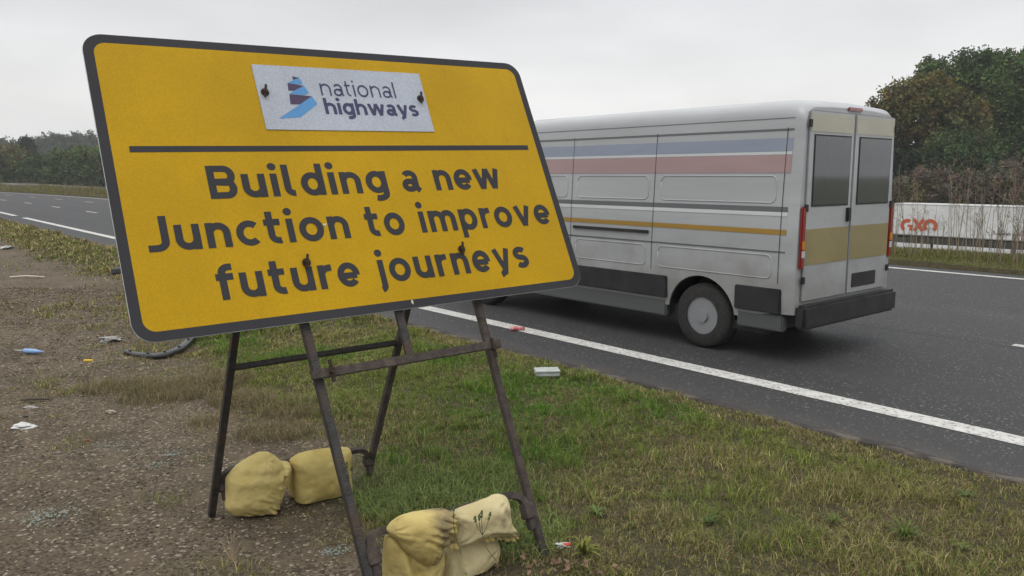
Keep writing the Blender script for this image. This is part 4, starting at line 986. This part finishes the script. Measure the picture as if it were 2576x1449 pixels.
tag(mb.build('pale_cane', nmat('pale_cane', (.55, .48, .38), rough=.8)), 'thin pale cane on the gravel near the far grass edge', 'cane')
# foam box
c = Vector(G(1376, 943)); z = 0.0; ax = Vector((XD[0], XD[1], 0)); M = Matrix.Translation((c.x, c.y, z)) @ Matrix.Rotation(R(6), 4, 'Z')
mb = MB(); mb.box((-.105, -.075, .0), (.105, .075, .038), M); fo_ = mb.build('takeaway_box', nmat('foam', (.42, .44, .42), (.33, .35, .33), 15, .7, .3, 60), bevel=.008); tag(fo_, 'white foam takeaway box lying in the grass near the kerb', 'box')
mb = MB(); mb.box((-.110, -.080, .039), (.110, .080, .052), M); mb.build('lid', fo_.data.materials[0], fo_, .006)
# crushed can on the strip
c = Vector(G(1302, 832, -.1)); mb = MB(); d = Vector((1, .1, 0)).normalized(); q = [c - d * .09 + Vector((0, 0, .02)), c - d * .03 + Vector((0, 0, .028)), c + d * .03 + Vector((0, 0, .022)), c + d * .085 + Vector((0, 0, .02))]
mb.tube(q, [.024, .030, .022, .027], 12); tag(mb.build('crushed_can', nmat('red_can', (.40, .03, .03), (.5, .3, .28), 25, .4, metal=.3), smooth=True), 'crushed red drink can on the edge strip of the road', 'can')
# yellow leaves scattered at the kerb
mb = MB()
# bumper fragment
bp_ = [Vector(G(x, y, z)) for x, y, z in ((316, 882, .03), (345, 889, .04), (382, 892, .05), (415, 888, .055), (445, 878, .06), (466, 864, .065), (482, 847, .07), (495, 830, .08))]
bp_ = sm(bp_, 4); nb = len(bp_); V = []; F = []
for i, p in enumerate(bp_):
    t = i / (nb - 1); h = .02; tt = (bp_[min(i + 1, nb - 1)] - bp_[max(i - 1, 0)]); tt.z = 0; tt.normalize(); sd = Vector((-tt.y, tt.x, 0))
    V += [p - Vector((0, 0, p.z)) + sd * -.01, p - sd * .015, p + sd * (.004 + .022 * min(1, t * 2.5)) + Vector((0, 0, .006)), p + sd * (.008 + .026 * min(1, t * 2.5)) - Vector((0, 0, p.z * .4))]
    if i:
        for k in range(3): F.append((4 * i - 4 + k, 4 * i - 3 + k, 4 * i + 1 + k, 4 * i + k))
M_bump = nmat('black_trim', (.018, .018, .02), (.04, .04, .042), 10, .35, spec=.6)
bo = mesh_np('bumper_trim', V, np.array(F), M_bump); so = bo.modifiers.new('s', 'SOLIDIFY'); so.thickness = .006; tag(bo, 'curved black piece of broken car bumper with tabs on the gravel under the sign', 'bumper')
for i in (2, 7, 12, 17, 22):
    p = bp_[min(i, nb - 1)]; m = MB(); m.bar(p + Vector((0, 0, -.01)), p + Vector((.0, 0, .022)), .028, .010, (1, 0, 0)); m.build('clip', M_bump, bo)
# rubber foot block
c = Vector(G(312, 686)); M = Matrix.Translation((c.x, c.y, 0)) @ Matrix.Rotation(R(15), 4, 'Z'); mb = MB(); mb.box((-.17, -.2, 0), (.75, .2, .09), M); mb.box((-.05, -.12, .091), (.65, .12, .12), M)
tag(mb.build('rubber_block', nmat('black_rubber', (.035, .036, .04), (.06, .06, .062), 12, .8, .4, 60), bevel=.02), 'dark rubber ballast block in the grass, half hidden by the left edge of the sign', 'block')

# ------------------------------------------------------------ the van passing in the near lane
MV = Matrix(((XD[0], YD[0], 0, float(W2(6.95, 4.05)[0])), (XD[1], YD[1], 0, float(W2(6.95, 4.05)[1])), (0, 0, 1, -.10), (0, 0, 0, 1)))
van = empty('panel_van'); van.matrix_world = MV @ Matrix.Translation((1, 3, 0)); MI = Matrix.Translation((-1, -3, 0))
tag(van, 'silver high-roof van with blue, red and gold side stripes driving in the near lane', 'van')
def vb(mb, name, mat, bevel=0, parent=None, smooth=False):
    o = mb.build(name, mat, None, bevel, smooth); o.parent = parent or van
    if parent is None: o.data.transform(MI)
    else: o.data.transform(MI)
    return o
def hw(z): return 1.0 - .085 * max(0, (z - 1.0) / 1.6) ** 1.4 - .03 * max(0, (.7 - z) / .4)
ZT = 2.57
def ztop(y):
    pts = [(0, 2.49), (.06, 2.55), (.2, ZT), (3.9, ZT), (4.3, 2.50), (4.6, 2.34), (5.15, 1.62), (5.3, 1.38), (5.7, 1.22), (5.92, 1.02), (6.0, .85)]
    for (a, za), (b, zb) in zip(pts[:-1], pts[1:]):
        if a <= y <= b: return za + (zb - za) * (y - a) / (b - a)
    return .85
def vmat(name, c, rough=.32, spec=.5, coat=.3, c2=None):
    return nmat(name, c, c2 or tuple(v * .85 for v in c), 1.6, rough, spec=spec, coat=coat, stretch=(1, .3, 2), c3=tuple(v * .8 + .01 for v in c), s3=7, t3=(.55, .8))
def grime(m):
    nt = m.node_tree; N = nt.nodes; L = nt.links; b = N['Principled BSDF']; src = b.inputs['Base Color'].links[0].from_socket
    tc = N.new('ShaderNodeTexCoord'); sp_ = N.new('ShaderNodeSeparateXYZ'); L.new(tc.outputs['Object'], sp_.inputs[0])
    n = N.new('ShaderNodeTexNoise'); n.inputs['Scale'].default_value = 3.5; n.inputs['Detail'].default_value = 6; L.new(tc.outputs['Object'], n.inputs[0])
    ad = N.new('ShaderNodeMath'); ad.operation = 'MULTIPLY_ADD'; L.new(n.outputs[0], ad.inputs[0]); ad.inputs[1].default_value = 1.3; ad.inputs[2].default_value = -.65
    su = N.new('ShaderNodeMath'); su.operation = 'SUBTRACT'; L.new(sp_.outputs[2], su.inputs[0]); L.new(ad.outputs[0], su.inputs[1])
    r = N.new('ShaderNodeMapRange'); r.inputs[1].default_value = 1.15; r.inputs[2].default_value = .55; r.inputs[3].default_value = 0; r.inputs[4].default_value = .5; L.new(su.outputs[0], r.inputs[0])
    x = N.new('ShaderNodeMix'); x.data_type = 'RGBA'; L.new(r.outputs[0], x.inputs[0]); L.new(src, x.inputs[6]); x.inputs[7].default_value = (.17, .15, .125, 1); L.new(x.outputs[2], b.inputs['Base Color'])
    return m
M_silver = vmat('silver_paint', (.38, .39, .40)); M_blackp = nmat('black_cladding', (.012, .012, .013), (.025, .025, .026), 5, .55); M_sill = vmat('grey_sill', (.085, .088, .09), .45)
M_blue = vmat('slate_blue_stripe', (.25, .285, .36)); M_red = vmat('dull_red_stripe', (.36, .24, .24)); M_gold = vmat('gold_stripe', (.33, .19, .02)); M_dk = vmat('dark_line', (.10, .105, .11)); M_lt = vmat('light_line', (.55, .57, .58))
M_beige = vmat('olive_beige_panel', (.42, .39, .30)); M_must = vmat('mustard_panel', (.27, .22, .10))
M_glass = nmat('dark_glass', (.05, .055, .06), rough=.05, spec=1.0); M_tail = nmat('tail_light_lens', (.22, .015, .012), rough=.2, spec=.8, coat=.5); M_tyre = nmat('tyre', (.02, .02, .02), (.035, .033, .03), 20, .9); M_rim = nmat('rim', (.30, .31, .32), rough=.4, metal=.5)
st = [0, .012, .04, .1, .2, .6, 1.2, 2, 3, 3.9, 4.1, 4.3, 4.45, 4.6, 4.9, 5.15, 5.3, 5.5, 5.7, 5.85, 5.95, 6.0]
mb = MB(); ring = None; K = 0
for y in st:
    zt = ztop(y); zb = .42 if .3 < y < 5.8 else .5; ins = .035 * max(0, 1 - y / .06) + .28 * max(0, (y - 5.2) / .8) ** 2
    rr = min(.16, (zt - zb) * .3); L_ = []
    zs = np.linspace(zb, zt - rr, 14)
    for z in zs: L_.append((hw(z) - ins, z))
    for a in (20, 40, 60, 78): L_.append((hw(zt - rr) - ins - rr * 1.1 * (1 - math.cos(R(a))), zt - rr + rr * math.sin(R(a))))
    L_.append((.4, zt + .012)); L_.append((0, zt + .018))
    ringp = [(1 - w_, y, z) for w_, z in L_] + [(1 + w_, y, z) for w_, z in L_[::-1][1:]]
    k = len(ringp); b = len(mb.v); mb.v += ringp
    if ring is not None:
        for i in range(k - 1): mb.f.append((ring + i, ring + i + 1, b + i + 1, b + i))
        mb.f.append((ring + k - 1, ring, b, b + k - 1))
    else: mb.f.append(tuple(range(k)))
    ring = b; K = k
mb.f.append(tuple(range(ring, ring + K))[::-1])
grime(M_silver)
body = vb(mb, 'body', M_silver)
bm = bmesh.new(); bm.from_mesh(body.data); bmesh.ops.recalc_face_normals(bm, faces=bm.faces); bm.to_mesh(body.data); bm.free()
for p in body.data.polygons: p.use_smooth = p.center.z > 2.25 and abs(p.normal.y) < .95
cut = MB()
for y in (1.08, 4.85): cut.cyl((1, y, .36), (1, 0, 0), .43, 2.6, 40)
co = cut.build('cut', M_blackp); co.parent = van; co.data.transform(MI)
mod = body.modifiers.new('b', 'BOOLEAN'); mod.operation = 'DIFFERENCE'; mod.object = co; mod.solver = 'EXACT'
bpy.context.view_layer.update(); dg = bpy.context.evaluated_depsgraph_get(); me2 = bpy.data.meshes.new_from_object(body.evaluated_get(dg)); body.modifiers.clear(); body.data = me2; bpy.data.objects.remove(co)
if not len(me2.materials): me2.materials.append(M_silver)
for y in (1.08, 4.85):
    for x0, x1 in ((.03, .38), (1.62, 1.97)):
        mb = MB(); n = 24
        for a in range(n + 1):
            t0 = math.pi * a / n; mb.v += [(x0, y + .425 * math.cos(t0), .36 + .425 * math.sin(t0)), (x1, y + .425 * math.cos(t0), .36 + .425 * math.sin(t0))]
            if a: mb.f.append((2 * a - 2, 2 * a - 1, 2 * a + 1, 2 * a))
        vb(mb, 'arch_liner', M_blackp)

mb = MB(); mb.box((.12, .35, .26), (1.88, 5.6, .43)); vb(mb, 'chassis', M_blackp)
def islands(mb):
    par = list(range(len(mb.v)))
    def find(i):
        while par[i] != i: par[i] = par[par[i]]; i = par[i]
        return i
    for f in mb.f:
        for i in f[1:]: par[find(i)] = find(f[0])
    out = {}
    for f in mb.f:
        m2, mp_ = out.setdefault(find(f[0]), (MB(), {}))
        for i in f:
            if i not in mp_: mp_[i] = len(m2.v); m2.v.append(mb.v[i])
        m2.f.append(tuple(mp_[i] for i in f))
    return [m2 for m2, _ in out.values()]
def vbs(mb, name, mat, bevel=0, parent=None):
    for m2 in islands(mb): vb(m2, name, mat, bevel, parent)
def sidestrip(name, mat, z0, z1, y0=.10, y1=4.2, proud=.004, both=True):
    mb = MB(); zs = np.linspace(z0, z1, max(2, int((z1 - z0) / .06) + 1))
    for sgn in ((1, -1) if both else (1,)):
        b = len(mb.v)
        for z in zs:
            for y in (y0, y1): w_ = hw(z) + proud; mb.v.append((1 - w_ * sgn, y, z))
        for i in range(len(zs) - 1): mb.f.append((b + 2 * i, b + 2 * i + 1, b + 2 * i + 3, b + 2 * i + 2))
    return vbs(mb, name, mat)
sidestrip('stripe', M_dk, 2.27, 2.29); sidestrip('stripe', M_dk, 2.385, 2.392)
sidestrip('stripe', M_blue, 2.075, 2.20); sidestrip('stripe', M_lt, 2.045, 2.073); sidestrip('stripe', M_red, 1.87, 2.043)
sidestrip('stripe', M_dk, 1.495, 1.545); sidestrip('stripe', M_lt, 1.455, 1.493); sidestrip('stripe', M_gold, 1.275, 1.325); sidestrip('stripe', M_dk, 1.10, 1.115)
mb = MB()
for s_ in (0, 1):
    for y0, y1 in ((.12, .64), (1.52, 4.41)):
        x = (-.022, .05) if s_ == 0 else (1.95, 2.022); mb.box((x[0], y0, .50), (x[1], y1, .745))
vbs(mb, 'cladding', M_blackp, .01)
mb = MB()
for s_ in (0, 1):
    x = (.012, .10) if s_ == 0 else (1.90, 1.988); mb.box((x[0], 1.54, .29), (x[1], 4.39, .485)); mb.box((x[0], .10, .32), (x[1], .62, .485))
vbs(mb, 'sill', M_sill, .015)
for y0, y1, z0, z1 in ((.24, 1.66, 1.58, 1.84), (1.84, 2.96, 1.58, 1.84), (3.14, 4.06, 1.58, 1.84), (.24, 1.66, .84, 1.07), (1.84, 2.96, .84, 1.07), (3.14, 4.06, .84, 1.07)):
    mb = MB(); lp = [(y, z) for y, z in rrect(y0, z0, y1, z1, .06, 5)]; lp.append(lp[0]); mb.tube([(1 - hw(z), y, z) for y, z in lp], .007, 6); vb(mb, 'pressed_panel', M_silver, smooth=True)
for y in (.16, 1.75, 3.05, 4.15):
    mb = MB()
    for i, z0 in enumerate(np.arange(.8, 2.31, .1)):
        mb.v += [(1 - hw(z0) - .0055, y, z0), (1 - hw(z0) - .0055, y + .007, z0)]
        if i: mb.f.append((2 * i - 2, 2 * i - 1, 2 * i + 1, 2 * i))
    vb(mb, 'seam', M_blackp)

mb = MB(); mb.box((-.02, 1.80, 1.20), (.0, 3.0, 1.235)); vb(mb, 'door_rail', M_blackp, .004)
for y in (1.08, 4.85):
    for x, sx in ((.16, -1), (1.84, 1)):
        mb = MB(); n = 40; prof = [(-.11, .20), (-.115, .31), (-.09, .345), (0, .352), (.09, .345), (.115, .31), (.11, .20)]
        for i in range(n):
            a = 2 * math.pi * i / n
            for px_, r_ in prof: mb.v.append((x + px_, y + r_ * math.cos(a), .352 + r_ * math.sin(a)))
        m_ = len(prof)
        for i in range(n):
            j = (i + 1) % n
            for k in range(m_ - 1): mb.f.append((i * m_ + k, i * m_ + k + 1, j * m_ + k + 1, j * m_ + k))
        w_ = vb(mb, 'wheel', M_tyre, smooth=True)
        mb = MB(); mb.cyl((x + sx * .07, y, .352), (1, 0, 0), .205, .05, 32); mb.cyl((x + sx * .1, y, .352), (1, 0, 0), .07, .04, 16)
        pass
        rm = vb(mb, 'rim', M_rim, 0, w_)
    for k in range(10):
        a = k * math.pi / 5 + .3; mb = MB(); mb.cyl((x + sx * .0962, y + .165 * math.cos(a), .352 + .165 * math.sin(a)), (1, 0, 0), .026, .004, 12); o2 = vb(mb, 'vent_hole', M_blackp); o2.parent = w_
    for k in range(5):
        a = k * 2 * math.pi / 5; mb = MB(); mb.cyl((x + sx * .125, y + .045 * math.cos(a), .352 + .045 * math.sin(a)), (1, 0, 0), .012, .02, 6); o2 = vb(mb, 'wheel_nut', M_dk); o2.parent = w_
# rear face: two doors with windows, panels, lights
def rear(name, mat, x0, x1, z0, z1, d=.012, bev=.006, y=-.002):
    mb = MB(); mb.box((x0, y - d, z0), (x1, y, z1)); return vb(mb, name, mat, bev)
for x0, x1 in ((.13, .99), (1.01, 1.87)):
    dd = rear('rear_door', M_silver, x0, x1, .62, 2.46, .02, .015)
    mb = MB(); mb.box((x0 + .085, -.027, 1.545), (x1 - .065, -.0225, 2.235)); vb(mb, 'window_seal', M_blackp, .0, dd)
    mb = MB(); mb.box((x0 + .10, -.031, 1.56), (x1 - .08, -.0275, 2.22)); vb(mb, 'window', M_glass, 0, dd)
    mb = MB(); mb.box((x0 + .02, -.026, 2.26), (x1 - .02, -.0225, 2.43)); vb(mb, 'upper_panel', M_beige, 0, dd)
    mb = MB(); mb.box((x0 + .02, -.026, .98), (x1 - .02, -.0225, 1.33)); vb(mb, 'lower_panel', M_must, 0, dd)
    mb = MB()
    for z in (.8, 1.5, 2.3): mb.box(((x0 - .03) if x0 < 1 else x1 - .02, -.04, z), ((x0 + .02) if x0 < 1 else x1 + .03, -.02, z + .07))
    vbs(mb, 'hinge', M_blackp, .004, dd)
rear('door_handle', M_blackp, .90, .96, 1.38, 1.52, .05); rear('plate_recess', M_blackp, 1.10, 1.62, .68, .83, .028)
for x0, x1 in ((.06, .125), (1.875, 1.94)): 
    tl = rear('tail_light', M_tail, x0, x1, .95, 1.55, .035, .012)
    for z0, z1, mm in ((1.14, 1.22, 'amber_lens'), (1.06, 1.125, 'clear_lens')):
        mb = MB(); mb.box((x0 + .004, -.041, z0), (x1 - .004, -.0375, z1)); vb(mb, 'lens', nmat(mm, (.5, .18, .02) if mm[0] == 'a' else (.45, .45, .45), rough=.2), 0, tl)
rear('bumper', M_blackp, .04, 1.96, .36, .60, .12, .03); rear('brake_light', M_tail, .86, 1.14, 2.485, 2.52, .02)
mb = MB(); mb.box((-.22, 4.65, 1.15), (-.03, 4.78, 1.62)); mb.box((2.03, 4.65, 1.15), (2.22, 4.78, 1.62)); vbs(mb, 'wing_mirror', M_blackp, .03)
mb = MB()
for sgn in (1, -1):
    pts = [(4.35, 1.30), (5.05, 1.34), (4.62, 1.98), (4.35, 2.10)]; mb.add([(1 - sgn * (hw(z) + .005), y, z) for y, z in pts], [(0, 1, 2, 3)])
vbs(mb, 'side_window', M_glass)
mb = MB(); mb.add([(.16, 5.17, 1.62), (1.84, 5.17, 1.62), (1.72, 4.66, 2.38), (.28, 4.66, 2.38)], [(0, 1, 2, 3)]); vb(mb, 'windscreen', M_glass)
mb = MB(); mb.box((.12, 5.90, .78), (.50, 6.01, .98)); mb.box((1.5, 5.90, .78), (1.88, 6.01, .98)); vbs(mb, 'headlight', M_lt, .02)

# ------------------------------------------------------------ articulated lorry on the opposite carriageway
TX = 70.0
r = ray(2250, 511); k_ = TX / (r[0] * XD[0] + r[1] * XD[1]); TY = (r[0] * YD[0] + r[1] * YD[1]) * k_; TZT = EYE + r[2] * k_
r2_ = ray(2250, 589.5); TZP = EYE + r2_[2] * (TX / (r2_[0] * XD[0] + r2_[1] * XD[1]))
r3_ = ray(2250, 609); TZF1 = EYE + r3_[2] * (TX / (r3_[0] * XD[0] + r3_[1] * XD[1])); r4_ = ray(2250, 634); TZF0 = EYE + r4_[2] * (TX / (r4_[0] * XD[0] + r4_[1] * XD[1]))
print('trailer', TY, TZT, TZP, TZF1, TZF0, float(height(TX, TY)))
GZ = float(height(TX, TY)) + .06
ox, oy = W2(TX, TY); ML = Matrix(((XD[0], -YD[0], 0, float(ox)), (XD[1], -YD[1], 0, float(oy)), (0, 0, 1, 0), (0, 0, 0, 1)))
lor = empty('articulated_lorry'); lor.matrix_world = ML @ Matrix.Translation((1.27, 7, GZ)); LI = Matrix.Translation((-1.27, -7, -GZ))
tag(lor, 'white articulated trailer lettered GXO Logistics at full potential beyond the tall weeds', 'lorry')
def lb(mb, name, mat, bevel=0, parent=None):
    o = mb.build(name, mat, None, bevel); o.parent = parent or lor; o.data.transform(LI); return o
M_tw = nmat('trailer_white', (.70, .70, .70), (.60, .60, .60), .5, .45, c3=(.42, .42, .40), s3=1.2, t3=(.55, .75)); M_tk = nmat('trailer_chassis', (.05, .045, .035), (.03, .027, .02), 3, .8); M_or = nmat('orange_red_print', (.50, .085, .03), rough=.5); M_tb = nmat('black_print', (.03, .03, .035), rough=.5)
mb = MB(); mb.box((0, 0, TZP), (2.55, 13.6, TZT)); box = lb(mb, 'trailer_box', M_tw, .03)
mb = MB()
for z in (TZT - .10, TZP + .05): mb.box((-.02, 0.02, z), (0, 13.58, z + .05))
for y in (0, 13.55): mb.box((-.02, y, TZP), (0, y + .05, TZT))
lb(mb, 'edge_rail', nmat('rail_grey', (.42, .42, .42), rough=.5), 0, box)
def TP(x, y, off): return (-.012 - off, x, y)
sc_ = 1.0; zb_ = TZP + .40; mb = MB()
def stroke(path, t, o):
    L_, R_ = ribbon(path, t); vs = []
    for p, q in zip(L_, R_): vs += [TP(p[0], p[1], o), TP(q[0], q[1], o)]
    mb.add(vs, [(2 * i, 2 * i + 1, 2 * i + 3, 2 * i + 2) for i in range(len(L_) - 1)])
stroke([(x, y) for x, y in arc(1.22, zb_ + .42, .44, .42, 60, 238, 24)], .30, .010); stroke([(1.25, zb_ + .40), (1.72, zb_ + .40)], .20, .014); stroke([(1.62, zb_ + .42), (1.50, zb_ - .0)], .26, .018)
stroke([(1.72, zb_ + 1.0), (2.52, zb_ - .0)], .28, .012); stroke([(2.55, zb_ + 1.0), (1.80, zb_ - .0)], .28, .016)
stroke([(x, y) for x, y in arc(3.10, zb_ + .46, .44, .44, -48, 228, 30)], .30, .020)
lb(mb, 'lettering', M_or, 0, box)
def text(body, x, z, size, mat, off):
    cu = bpy.data.curves.new('t', 'FONT'); cu.body = body; cu.size = size; cu.offset = size * .012
    o = bpy.data.objects.new('t', cu); COL.objects.link(o); bpy.context.view_layer.update(); me = bpy.data.meshes.new_from_object(o.evaluated_get(bpy.context.evaluated_depsgraph_get()))
    wd = max(v.co.x for v in me.vertices)
    for v in me.vertices: v.co = Vector(TP(x + v.co.x, z + v.co.y, off))
    bpy.data.objects.remove(o); bpy.data.curves.remove(cu); me.materials.clear(); me.materials.append(mat); me.transform(LI)
    o = bpy.data.objects.new('lettering', me); COL.objects.link(o); o.parent = box; return wd
wd = text('Logistics at ', 8.0, zb_ + .02, .34, M_tb, .01); text('full potential', 8.0 + wd + .09, zb_ + .02, .34, M_or, .01)
mb = MB(); mb.box((.3, .3, TZP - .25), (2.25, 13.4, TZP - .005)); lb(mb, 'chassis', M_tk)
mb = MB(); mb.box((.05, 1.2, TZF1 + .02), (.18, 12, TZP - .12)); mb.box((.02, 0.1, TZF1 + .05), (.10, .4, TZP - .005)); lb(mb, 'side_guard', M_tk)
mb = MB()
for a_, b_ in ((.2, 3.2), (3.4, 9.4), (9.6, 13.4)): mb.box((.0, a_, TZF0), (.05, b_, TZF1))
lb(mb, 'side_skirt', M_tw, .02)
for y in (1.6, 2.95, 4.3):
    for x in (.35, 2.2):
        mb = MB(); mb.cyl((x, y, GZ + .5), (1, 0, 0), .5, .36, 28); w_ = lb(mb, 'wheel', M_tyre, .03)
        mb = MB(); mb.cyl((x + (-.185 if x < 1 else .185), y, GZ + .5), (1, 0, 0), .27, .03, 24); lb(mb, 'rim', M_rim, 0, w_)
mb = MB(); mb.box((.1, 14.2, GZ + .9), (2.4, 16.3, GZ + 3.6)); lb(mb, 'cab', M_tw, .15)
mb = MB(); mb.box((.25, 11.9, GZ + .65), (2.25, 16.1, GZ + .9)); lb(mb, 'tractor_chassis', M_tk)
mb = MB(); mb.box((.085, 15.0, GZ + 2.2), (.095, 15.9, GZ + 3.0)); lb(mb, 'cab_window', M_glass)
for y in (12.6, 15.6):
    for x in (.35, 2.2): mb = MB(); mb.cyl((x, y, GZ + .5), (1, 0, 0), .5, .34, 28); lb(mb, 'wheel', M_tyre, .03)

# ------------------------------------------------------------ haze
hz = MB(); hz.box((-2600, -2600, -6), (2600, 2600, 28)); m = bpy.data.materials.new('haze'); m.use_nodes = True; nt = m.node_tree
nt.nodes.remove(nt.nodes['Principled BSDF']); pv = nt.nodes.new('ShaderNodeVolumePrincipled'); pv.inputs['Color'].default_value = (.96, .97, .98, 1); pv.inputs['Density'].default_value = .00050; nt.links.new(pv.outputs[0], nt.nodes['Material Output'].inputs['Volume'])
o = hz.build('haze', m); tag(o, 'thin pale haze in the air', 'haze', kind='stuff')
# ------------------------------------------------------------ sky, sun, camera
SUN_EL, SUN_AZ = R(58), R(200)
w = bpy.data.worlds.new('World'); SC.world = w; w.use_nodes = True; nt = w.node_tree; N = nt.nodes; L = nt.links
bg = N['Background']; sky = N.new('ShaderNodeTexSky'); sky.sky_type = 'NISHITA'; sky.sun_disc = False; sky.sun_elevation = SUN_EL; sky.sun_rotation = SUN_AZ; sky.air_density = 2; sky.dust_density = 4
tc = N.new('ShaderNodeTexCoord'); sp = N.new('ShaderNodeSeparateXYZ'); L.new(tc.outputs['Generated'], sp.inputs[0])
mp = N.new('ShaderNodeMapping'); mp.inputs['Scale'].default_value = (1.6, 1.6, 5.0); mp.inputs['Rotation'].default_value = (.08, .05, .3); L.new(tc.outputs['Generated'], mp.inputs[0])
nz = N.new('ShaderNodeTexNoise'); nz.inputs['Scale'].default_value = 1.5; nz.inputs['Detail'].default_value = 4; nz.inputs['Roughness'].default_value = .5; L.new(mp.outputs[0], nz.inputs[0])
cr = N.new('ShaderNodeMapRange'); cr.inputs[1].default_value = .3; cr.inputs[2].default_value = .7; cr.inputs[3].default_value = .88; cr.inputs[4].default_value = 1.13; L.new(nz.outputs[0], cr.inputs[0])
el = N.new('ShaderNodeValToRGB'); e = el.color_ramp.elements; L.new(sp.outputs[2], el.inputs[0])
e[0].position = 0; e[0].color = (.84, .84, .835, 1); e[1].position = 1; e[1].color = (2.0, 2.0, 2.0, 1)
for ps, cc in ((.09, (.92, .92, .92)), (.17, (.76, .77, .79)), (.26, (.64, .65, .67)), (.40, (.85, .87, .9))):
    x = el.color_ramp.elements.new(ps); x.color = (*cc, 1)
mu = N.new('ShaderNodeVectorMath'); mu.operation = 'SCALE'; L.new(el.outputs[0], mu.inputs[0]); L.new(cr.outputs[0], mu.inputs['Scale'])
s2 = N.new('ShaderNodeVectorMath'); s2.operation = 'SCALE'; L.new(sky.outputs[0], s2.inputs[0]); s2.inputs['Scale'].default_value = .10
mx = N.new('ShaderNodeMix'); mx.data_type = 'RGBA'; mx.inputs[0].default_value = .92; L.new(s2.outputs[0], mx.inputs[6]); L.new(mu.outputs[0], mx.inputs[7]); L.new(mx.outputs[2], bg.inputs[0]); bg.inputs[1].default_value = 1.0
sd = bpy.data.lights.new('sun', 'SUN'); sd.energy = .6; sd.angle = R(35); sd.color = (1, .97, .92); so = bpy.data.objects.new('sun', sd); COL.objects.link(so)
# light comes from azimuth SUN_AZ (clockwise from +Y)
dv = Vector((math.sin(SUN_AZ) * math.cos(SUN_EL), math.cos(SUN_AZ) * math.cos(SUN_EL), math.sin(SUN_EL))); so.rotation_euler = dv.to_track_quat('Z', 'Y').to_euler(); so.location = dv * 50
cd = bpy.data.cameras.new('camera'); cd.sensor_width = 36; cd.lens = 28.0; cd.clip_end = 6000; cd.clip_start = .05
cam = bpy.data.objects.new('camera', cd); COL.objects.link(cam); cam.location = (0, 0, EYE); cam.rotation_euler = (math.pi / 2 - PITCH, 0, 0); SC.camera = cam
SC.view_settings.view_transform = 'Standard'; SC.view_settings.look = 'None'; SC.view_settings.exposure = .08; SC.view_settings.gamma = 1
